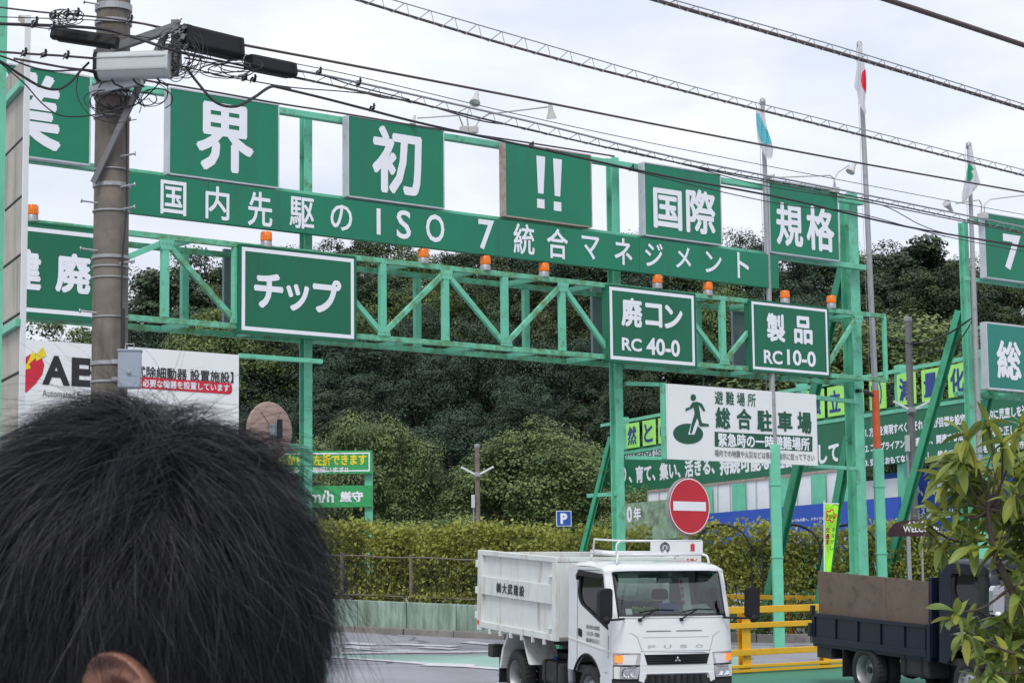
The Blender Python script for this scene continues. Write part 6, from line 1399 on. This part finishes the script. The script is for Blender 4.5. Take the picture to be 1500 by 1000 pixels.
def blue_truck():
    h = Vector((.407, -.914)).normalized(); rz = math.atan2(h.y, h.x); loc = Vector((7.24, 29.1, 0)); g = .061*max(0, loc.y*.93-loc.x*.37-24.7); loc.z = 0.0
    # set on the slope so that both axles touch it
    q = Vector((loc.x-h.x*2.2, loc.y-h.y*2.2)); loc.z = terrain(q.x, q.y)-2.2*math.sin(R(3.2))
    t = thing('flatbed_truck', 'dark navy light truck with a low drop-side bed behind the large-leaved bush', 'truck', loc, rz); t.rotation_euler = (0, R(3.2), rz)
    cab(t, 'navy', False); chassis(t, 4.8)
    Bd = M['navy']; W2 = .86; x0, x1, z0, z1 = -1.78, -4.85, .66, 1.11
    bed = bpy.data.objects.new('flat_bed', None); COL.objects.link(bed); bed.parent = t
    def bx(nm, a, b, c, d, e, f, m=Bd, par=bed, bev=.005): mb = MB(); mb.bb(a, b, c, d, e, f); return mb.build(nm, m, par, bevel=bev)
    for sd in (-1, 1):
        y = sd*W2; bx('drop_side', x1, x0-.02, y-sd*.06, y-sd*.03, z0+.02, z1); bx('top_rail', x1+.04, x0-.04, y-sd*.07, y, z1-.05, z1+.005); bx('bottom_rail', x1+.04, x0-.04, y-sd*.05, y-sd*.005, z0, z0+.10)
        for x in (x1+.06, -4.2, -3.6, -3.0, -2.4, x0-.10): bx('side_rib', x-.04, x+.04, y-sd*.03, y-sd*.008, z0+.10, z1-.05)
        bx('corner_post', x0-.02, x0+.06, y-sd*.07, y+sd*.0, z0-.05, z1+.02); bx('latch', x1-.03, x1+.03, y-sd*.04, y+sd*.03, z0+.1, z0+.3, M['chassis'])
        bx('hinge', x1+.02, x1+.07, y-sd*.05, y+sd*.02, z1-.03, z1+.12, M['chassis'])
    bx('tail_board', x1, x1+.03, -W2+.03, W2-.03, z0, z1); bx('deck', x1, x0, -W2+.05, W2-.05, z0-.05, z0+.02); bx('headboard', x0-.0, x0+.04, -W2+.02, W2-.02, z0, 1.78)
    for y in (-.8, -.3, .3, .8): bx('headboard_rib', x0+.04, x0+.08, y-.04, y+.04, z0, 1.78)
    bx('under_run_box', -4.75, -4.35, -.80, -.5, .45, .66, M['chassis']); bx('sub_frame', x1+.1, x0, -.42, .42, z0-.12, z0-.05, M['chassis'])
    mb = MB(); put_text(mb, '最大積載量', lambda u, v, d=0: (-.95+.3*u, -HW-.002-d, .99+.06*v), .03); mb.build('door_label', M['paper'], t)
    mb = MB(); mb.bb(-.98, -.60, -HW-.001, -HW+.0, .97, 1.07); mb.build('label_plate', M['swhite'], t).location.y = -.0005
    tm = Matrix.Translation(loc) @ t.rotation_euler.to_matrix().to_4x4()
    def board(lab, y, a, b, zt0, zt1, lean):
        o = thing('plywood_board', lab, 'board', (0, 0, 0)); o.matrix_world = tm @ Matrix.Translation(((a+b)/2, y, z0+.02)); m_ = (a+b)/2
        mb = MB(); mb.poly([(a-m_, 0), (b-m_, 0), (b-m_, zt1-z0), (a-m_, zt0-z0)], lambda u, v, d: (u, lean*v+d, v), .024); mb.build('board_sheet', M['board'], o, bevel=.003)
        mb = MB(); mb.bb(a-m_+.02, a-m_+.10, .024, .07, .02, zt0-z0-.08); mb.build('back_batten', M['wood'], o).location.y = lean*.3
    board('longer brown board standing in the navy truck bed, at the tail end', -.72, -4.80, -2.98, 1.73, 1.71, -.04)
    board('shorter brown board standing next to it behind the navy truck\'s headboard', -.712, -2.976, -1.90, 1.71, 1.69, -.04)
    board('brown board on the far side of the navy truck bed, only its top corner showing', .70, -3.4, -2.0, 1.66, 1.82, .03)
blue_truck()

# ------------------------------------------------------------------ large-leaved bush in the foreground on the right
def bush():
    Y = 10.0; base = (W(1500, 600, Y).x+.15, Y+.1, terrain(2.6, Y)); t = thing('large_leaved_bush', 'evergreen bush with long leathery leaves reaching in from the right edge', 'bush', base); o = Vector(base)
    rg = random.Random(5); mats = [leafmat('big_leaf_a', (.12, .17, .035), (.27, .33, .07), .28, .38), leafmat('big_leaf_b', (.20, .25, .04), (.42, .42, .08), .32, .38), leafmat('big_leaf_c', (.08, .13, .035), (.19, .26, .06), .25, .35)]
    vein = []
    meshes = []
    for k in range(9):
        L, wd, droop = rg.uniform(.13, .165), rg.uniform(.021, .026), (.02, .05, .09)[k % 3]; V = []; n = 8
        for i in range(n+1):
            f = i/n; w_ = wd*math.sin(math.pi*min(1, (f*.93+.05)))**.75*(1.1-.25*(1-f)); w_ = max(w_, .002) if i < n else .001
            z = -droop*f*f; tw = .006*math.sin(f*5+k)
            for s_ in (-1, -.5, 0, .5, 1): V.append((f*L, s_*w_, z+.35*abs(s_)*w_+tw*s_))
        Fq = [(i*5+j, i*5+j+1, (i+1)*5+j+1, (i+1)*5+j) for i in range(n) for j in range(4)]; me = bpy.data.meshes.new('leaf'); me.from_pydata(V, [], Fq)
        for p in me.polygons: p.use_smooth = True
        me.materials.append(mats[k//3]); at = me.attributes.new('tint', 'FLOAT', 'POINT'); at.data.foreach_set('value', [rg.uniform(.1, .9)]*len(V)); meshes.append(me)
    tips = [(1412, 640), (1445, 618), (1470, 648), (1497, 622), (1388, 700), (1430, 690), (1462, 700), (1492, 690), (1362, 770), (1400, 745), (1440, 745), (1478, 752), (1385, 795), (1425, 790), (1462, 800), (1497, 790),
            (1408, 668), (1372, 742), (1482, 722), (1470, 905), (1440, 935), (1400, 895), (1492, 870), (1480, 950), (1455, 985), (1415, 925), (1500, 835), (1530, 700), (1540, 820), (1535, 900)]
    trunk = [Vector(base)+Vector((.10, 0, -.1)), W(1560, 1100, Y+.1), W(1530, 960, Y+.1), W(1480, 860, Y+.05), W(1452, 790, Y), W(1448, 700, Y)]
    mb = MB(o); mb.tube(smooth(trunk, 5), [.026]*6+[.022]*6+[.018]*6+[.012]*6+[.006]*2, 8); mb.build('stem', M['bark'], t, smooth=True)
    forks = [W(1530, 960, Y+.1), W(1480, 860, Y+.05), W(1465, 820, Y), W(1452, 790, Y), W(1449, 745, Y)]
    cnt = 0
    for (px, py) in tips:
        tip = W(px+rg.uniform(-3, 3), py+rg.uniform(-3, 3), Y+rg.uniform(-.28, .28)); fk = min(forks, key=lambda f: (f-tip).length+max(0, f.z-tip.z)*1.5)
        mid = (fk+tip)/2+Vector((rg.uniform(-.03, .03), rg.uniform(-.05, .05), -.04)); mb = MB(o); mb.tube(smooth([fk, mid, tip], 5), [.007]*3+[.006]*5+[.004]*3, 6); mb.build('twig', M['bark'], t, smooth=True)
        n = 10; a0 = rg.uniform(0, 6.28); out = Vector((tip.x-fk.x, tip.y-fk.y, 0))*.5
        for k in range(n):
            if cnt >= 298: break
            a = a0+k*2.4; el = rg.uniform(-1.15, .3) if k < n-3 else rg.uniform(.4, 1.2)
            d = Vector((math.cos(a)*math.cos(el), math.sin(a)*math.cos(el)*.9, math.sin(el)))+out; d.normalize()
            ob = bpy.data.objects.new('leaf', rg.choice(meshes)); COL.objects.link(ob); ob.parent = t
            q = d.to_track_quat('X', 'Z').to_matrix().to_4x4() @ Matrix.Rotation(rg.uniform(-.7, .7), 4, 'X'); s_ = rg.uniform(.68, 1.02)
            ob.matrix_basis = Matrix.Translation(tip-o-d*.005-Vector((0, 0, .012*(k % 4)))) @ q @ Matrix.Scale(s_, 4); cnt += 1
    # the leaves further in, past the three hundred nearest, as one mass
    mb = MB(o)
    for j in range(120):
        px, py = rg.uniform(1385, 1560), rg.uniform(640, 1000)
        if px < 1490 and (770 < py < 900 or py < 665) or (px < 1430 and py > 800): continue
        tip = W(px, py, Y+rg.uniform(.1, .55)); a0 = rg.uniform(0, 6.28)
        for k in range(9):
            a = a0+k*2.4; el = rg.uniform(-.9, .5); d = Vector((math.cos(a)*math.cos(el), math.sin(a)*math.cos(el), math.sin(el)))
            q = Matrix.Translation(tip-Vector((0, 0, .012*(k % 4)))) @ d.to_track_quat('X', 'Z').to_matrix().to_4x4() @ Matrix.Rotation(rg.uniform(-.7, .7), 4, 'X') @ Matrix.Scale(rg.uniform(.65, 1.0), 4)
            me = meshes[rg.randrange(9)]; mb.add([q @ v.co for v in me.vertices], [tuple(p.vertices) for p in me.polygons])
    ob = mb.build('inner_leaves', mats[0], t, smooth=True); ob['kind'] = 'stuff'
    at = ob.data.attributes.new('tint', 'FLOAT', 'POINT'); nvt = len(ob.data.vertices); at.data.foreach_set('value', [((i//45)*.37) % 1 for i in range(nvt)])
bush()

# ------------------------------------------------------------------ the person in front
def person():
    D = 1.25; HC = W(172, 958, D); fwd = Vector((-.965, .26, 0)).normalized(); lat = Vector((fwd.y*-1, fwd.x, 0)); lat = Vector((0, 0, 1)).cross(fwd).normalized()   # lat = the person's left
    up = Vector((0, 0, 1)); root = thing('person', 'person with short black hair seen from behind, facing left, only head and ear in view', 'person', (HC.x, HC.y, 0)); o = Vector((HC.x, HC.y, 0))
    tilt = Matrix.Rotation(R(-14), 3, lat)     # the head bowed forward a little
    f2, u2 = tilt @ fwd, tilt @ up
    def H(f, l, z): return HC+f2*f+lat*l+u2*z
    def B(f, l, z): return Vector((HC.x, HC.y, 0))+fwd*f+lat*l+up*z
    a, b, c = .101, .076, .125
    def ell(cf, cl, cz, ra, rb, rc, n=28, m=18, fn=H, k=None):
        V = []
        for i in range(m+1):
            ph = -math.pi/2+math.pi*i/m
            for j in range(n):
                th = 2*math.pi*j/n; V.append(fn(cf+ra*math.cos(ph)*math.cos(th), cl+rb*math.cos(ph)*math.sin(th), cz+rc*math.sin(ph)))
        return V, [(i*n+j, i*n+(j+1) % n, (i+1)*n+(j+1) % n, (i+1)*n+j) for i in range(m) for j in range(n)]
    mb = MB(o)
    mb.add(*ell(0, 0, 0, a, b, c)); mb.add(*ell(.035, 0, -.075, .068, .058, .062)); mb.add(*ell(.058, 0, -.115, .035, .035, .026))       # skull, jaw, chin
    mb.tube([H(.100, 0, -.005), H(.118, 0, -.045), H(.100, 0, -.055)], [.009, .015, .010], 8)                                       # nose
    for s_ in (-1, 1): mb.add(*ell(.083, s_*.032, -.012, .014, .015, .012, 12, 8)); mb.tube([H(.092, s_*.018, .008), H(.092, s_*.045, .008)], .006, 6)
    mb.tube([H(.098, -.022, -.078), H(.106, 0, -.078), H(.098, .022, -.078)], [.005, .007, .005], 6)
    # ear: rings from the rim to the hollow
    for s_ in (-1, 1):
        prof = [(.80, .062), (.97, .074), (1.0, .084), (.95, .090), (.88, .087), (.80, .079), (.70, .080), (.62, .085), (.54, .083), (.44, .072), (.30, .066), (.01, .066)]
        V = []; n = 36
        for (r, h) in prof:
            for k in range(n):
                th = 2*math.pi*k/n; ex = .022*math.cos(th)*(1+.12*math.sin(th)); ez = .033*math.sin(th)*(1 if math.sin(th) > 0 else .92)
                if math.sin(th) < -.3: ex *= .8
                x, z = ex*r, ez*r; front = max(0, math.cos(th)); hh = h-front*.010*(r > .75)-(.006*(1-r) if r < .6 else 0)
                A_ = R(34); x, z = x*math.cos(A_)-z*math.sin(A_)*-1, -x*math.sin(A_)*1+z*math.cos(A_)
                V.append(H(EAR[0]+x, s_*(hh+.001), EAR[1]+z))
        mb.add(V, [(i*n+j, i*n+(j+1) % n, (i+1)*n+(j+1) % n, (i+1)*n+j) for i in range(len(prof)-1) for j in range(n)]+[tuple(range(n))[::-1], tuple((len(prof)-1)*n+k for k in range(n))])
    nk = HC.z-.02
    mb.tube([H(-.03, 0, -.03), H(-.04, 0, -.11), B(-.05, 0, HC.z-.20), B(-.06, 0, HC.z-.26)], [.06, .056, .058, .075], 20)
    zs = HC.z-.27
    def lofts(rows, fn=B, n=24):
        V = []
        for (z, cf, ra, rb) in rows:
            for j in range(n): th = 2*math.pi*j/n; V.append(fn(cf+ra*math.cos(th), rb*math.sin(th), z))
        m = len(rows); return V, [(i*n+j, i*n+(j+1) % n, (i+1)*n+(j+1) % n, (i+1)*n+j) for i in range(m-1) for j in range(n)]+[tuple(range(n))[::-1], tuple((m-1)*n+j for j in range(n))]
    tor = [(.86, -.05, .10, .155), (.95, -.05, .105, .165), (1.08, -.05, .09, .14), (1.22, -.05, .105, .165), (zs-.06, -.05, .105, .185), (zs, -.055, .08, .17), (zs+.035, -.055, .06, .08)]
    mb.add(*lofts(tor))
    for s_ in (-1, 1):
        sh = B(-.055, s_*.18, zs-.04); el_ = B(-.06, s_*.235, zs-.34); wr = B(.02, s_*.24, zs-.58); mb.tube([B(-.055, s_*.12, zs-.03), sh, (sh+el_)/2, el_, (el_*.6+wr*.4), wr], [.05, .055, .045, .037, .038, .025], 12)
        hd = (wr-el_).normalized(); pm = wr+hd*.05; mb.tube([wr, pm, wr+hd*.09], [.025, .034, .03], 10)
        for k in range(4):
            off = fwd*((k-1.5)*.019); L = (.065, .075, .07, .055)[k]; q = wr+hd*.085+off; mb.tube([q, q+hd*L*.5+lat*(-s_*.004), q+hd*L+lat*(-s_*.02)], [.009, .0085, .006], 8)
        q = wr+hd*.03+fwd*.03; mb.tube([wr+hd*.02+fwd*.012, q+fwd*.012+hd*.02, q+fwd*.02+hd*.055], [.013, .011, .008], 8)
        hp_ = B(-.05, s_*.085, .88); kn = B(-.03, s_*.10, .48); an = B(-.06, s_*.11, .08); mb.tube([hp_, (hp_+kn)/2, kn, kn*.65+an*.35, an], [.088, .075, .055, .053, .036], 14)
        mb.tube([B(-.10, s_*.11, .045), B(-.02, s_*.115, .05), B(.11, s_*.13, .025)], [.035, .038, .028], 10)
    body = mb.build('body', skin, root); rm = body.modifiers.new('remesh', 'REMESH'); rm.mode = 'VOXEL'; rm.voxel_size = .0032; rm.use_smooth_shade = True
    sm = body.modifiers.new('smooth', 'SMOOTH'); sm.iterations = 3; sm.factor = .5
    # clothes
    sh_ = [(z, cf, ra+.012, rb+.012) for z, cf, ra, rb in [(.84, -.05, .105, .16)]+tor[1:6]]
    mb = MB(o); mb.add(*lofts(sh_+[(zs+.03, -.055, .068, .085)]))
    for s_ in (-1, 1): shd = B(-.055, s_*.17, zs-.045); e_ = B(-.06, s_*.225, zs-.27); mb.tube([B(-.055, s_*.10, zs-.035), shd, e_], [.062, .068, .06], 14)
    s1 = mb.build('shirt', M['seat'], root); r1 = s1.modifiers.new('remesh', 'REMESH'); r1.mode = 'VOXEL'; r1.voxel_size = .008; r1.use_smooth_shade = True
    mb = MB(o); mb.add(*lofts([(.80, -.05, .105, .16), (.86, -.05, .112, .168), (.96, -.05, .112, .172)]))
    for s_ in (-1, 1): mb.tube([B(-.05, s_*.085, .88), B(-.04, s_*.09, .6), B(-.03, s_*.10, .45), B(-.06, s_*.11, .07)], [.096, .08, .068, .055], 14)
    s2 = mb.build('trousers', M['blueink'], root); r2 = s2.modifiers.new('remesh', 'REMESH'); r2.mode = 'VOXEL'; r2.voxel_size = .008; r2.use_smooth_shade = True
    for s_ in (-1, 1):
        mb = MB(o); mb.tube([B(-.13, s_*.11, .05), B(-.08, s_*.11, .052), B(0, s_*.118, .055), B(.08, s_*.125, .042), B(.135, s_*.132, .035)], [.03, .046, .048, .042, .025], 12); mb.build('shoe', M['blackp'], root, smooth=True)
    # hair
    rng = np.random.default_rng(11)
    a2, b2, c2 = a+.004, b+.004, c+.004
    def frame_to_world(P): return P[..., 0:1]*np.array(f2)+P[..., 1:2]*np.array(lat)+P[..., 2:3]*np.array(u2)+np.array(HC-o)
    cap = MB(o); V, Fc = ell(0, 0, 0, a+.006, b+.006, c+.006, 48, 32)
    Vl = [((v-HC).dot(f2), (v-HC).dot(lat), (v-HC).dot(u2)) for v in V]
    def hairline(f, l, z):   # True where hair grows
        if f > .03: return z > -.055+max(0, f-.07)*2
        return z > -.112-(f+.03)*.1
    Fc = [q for q in Fc if all(hairline(*Vl[i]) for i in q) and not all(abs(Vl[i][1]) > .055 and Vl[i][2] < EAR[1]+.028 and -.015 < Vl[i][0]-EAR[0] < .030 for i in q)]
    cap.add(V, Fc); cap.build('scalp_hair', M['hairdark'], root, smooth=True)
    WH = np.array([-.015, .02, .119])
    def on_scalp(n):
        out = []
        while len(out) < n:
            q = rng.normal(size=(n*2, 3)); q /= np.linalg.norm(q, axis=1)[:, None]; p = q*np.array([a2, b2, c2])
            k = np.array([hairline(*x) and not (abs(x[1]) > .045 and x[2] < EAR[1]+.034 and -.019 < x[0]-EAR[0] < .030) for x in p]); out += list(p[k])
        return np.array(out[:n])
    NC, NS = 1400, 84000
    C = on_scalp(NC)
    def normal(p): q = p/np.array([a2, b2, c2])**2; return q/np.linalg.norm(q, axis=1)[:, None]
    def flow(p, noise_):
        n = normal(p); d = p-WH; d[:, 2] -= .02; d += rng.normal(0, noise_, p.shape); d[:, 0] -= .012*(p[:, 0] < .02); d -= (d*n).sum(1)[:, None]*n; d /= np.linalg.norm(d, axis=1)[:, None]+1e-6
        sw = np.cross(n, d); return d+sw*.22, n
    cd, cn = flow(C, .028)
    top = np.clip((C[:, 2]+.02)/.11, 0, 1); near = np.exp(-(np.linalg.norm(C-WH, axis=1)/.045)**2)
    cl = (.016+.042*top)*rng.uniform(.75, 1.25, NC); cl_ = 1-.5*(C[:, 2] < .0)*(C[:, 0] < 0); cl = cl*cl_; lift = (.16+.22*top+.25*near)*cl_*rng.uniform(.6, 1.5, NC)
    wild = rng.random(NC) < .08; lift[wild] *= 1.7
    idx = rng.integers(0, NC, NS); S = C[idx]+rng.normal(0, .0055, (NS, 3)); nn = normal(S); S -= nn*((np.linalg.norm(S/np.array([a2, b2, c2]), axis=1)-1)*.09)[:, None]
    K = 6; L = cl[idx]*rng.uniform(.75, 1.12, NS); stray = (rng.random(NS) < .045) & (S[:, 2] > .02); L[stray] *= 1.35
    over = (np.abs(S[:, 1]) > .04) & (S[:, 2] < EAR[1]+.075) & (np.abs(S[:, 0]-EAR[0]) < .038); L[over] = np.minimum(L[over], np.maximum(.006, S[over, 2]-(EAR[1]+.026)))
    dirs = cd[idx]+rng.normal(0, .10, (NS, 3))+stray[:, None]*rng.normal(0, .45, (NS, 3)); ln = (lift[idx]*rng.uniform(.8, 1.2, NS)+stray*.35)
    conv = rng.uniform(.45, .92, NS)[:, None]; off0 = S-C[idx]; pts = []; curve = rng.normal(0, .18, (NS, 3))*.5
    for k in range(K):
        f = k/(K-1); arc = L*f
        p = S-off0*conv*f**1.3+dirs*arc[:, None]*(1-.0*f)+nn*(ln*arc*(1-.55*f))[:, None]+curve*(arc*f)[:, None]
        # follow the skull: pull down along the curvature
        e = np.linalg.norm(p/np.array([a2, b2, c2]), axis=1); bul = .004+.011*np.clip((S[:, 2]+.03)/.1, 0, 1)
        tgt = 1+(bul*np.minimum(1, f*2.2)+ln*.012*f+stray*.015*f)/.1
        p = p*np.where(e > 0, (tgt*.62+e*.38)/e, 1)[:, None] if k else p
        p[:, 2] -= (f**2*.006)
        pts.append(p)
    Pp = np.stack(pts, 1); side = rng.normal(size=(NS, 3)); tan = Pp[:, -1]-Pp[:, 0]; side = np.cross(tan, side); side /= np.linalg.norm(side, axis=1)[:, None]+1e-9
    wv = np.array([1, 1, .95, .8, .55, .15])*.00013; wd = wv[None, :, None]*rng.uniform(.7, 1.3, NS)[:, None, None]
    Wp = frame_to_world(Pp); sw = frame_to_world(side)-np.array(HC-o)
    Lr = np.stack([Wp-sw[:, None]*wd, Wp+sw[:, None]*wd], 2).reshape(-1, 3)
    base = (np.arange(NS)*K*2)[:, None]+np.arange(K-1)[None, :]*2; Fq = np.stack([base, base+1, base+3, base+2], -1).reshape(-1, 4)
    hr = npmesh('hair', Lr, Fq, M['hair'], root, smooth=True, uvfac=np.repeat(rng.random(NS), K*2))
EAR = (-.046, -.017)
def hairmat():
    m, n, l, b = new_mat('black_hair'); at = n.new('ShaderNodeAttribute'); at.attribute_name = 'tint'
    l.new(mixc(n, l, at.outputs['Fac'], (.004, .004, .006), (.015, .016, .021)), b.inputs['Base Color']); b.inputs['Roughness'].default_value = .5; b.inputs['Specular IOR Level'].default_value = .42
    b.inputs['Anisotropic'].default_value = .4; return m
M['hair'] = hairmat(); M['hairdark'] = paint('scalp_hair', (.007, .007, .008), .8)
person()
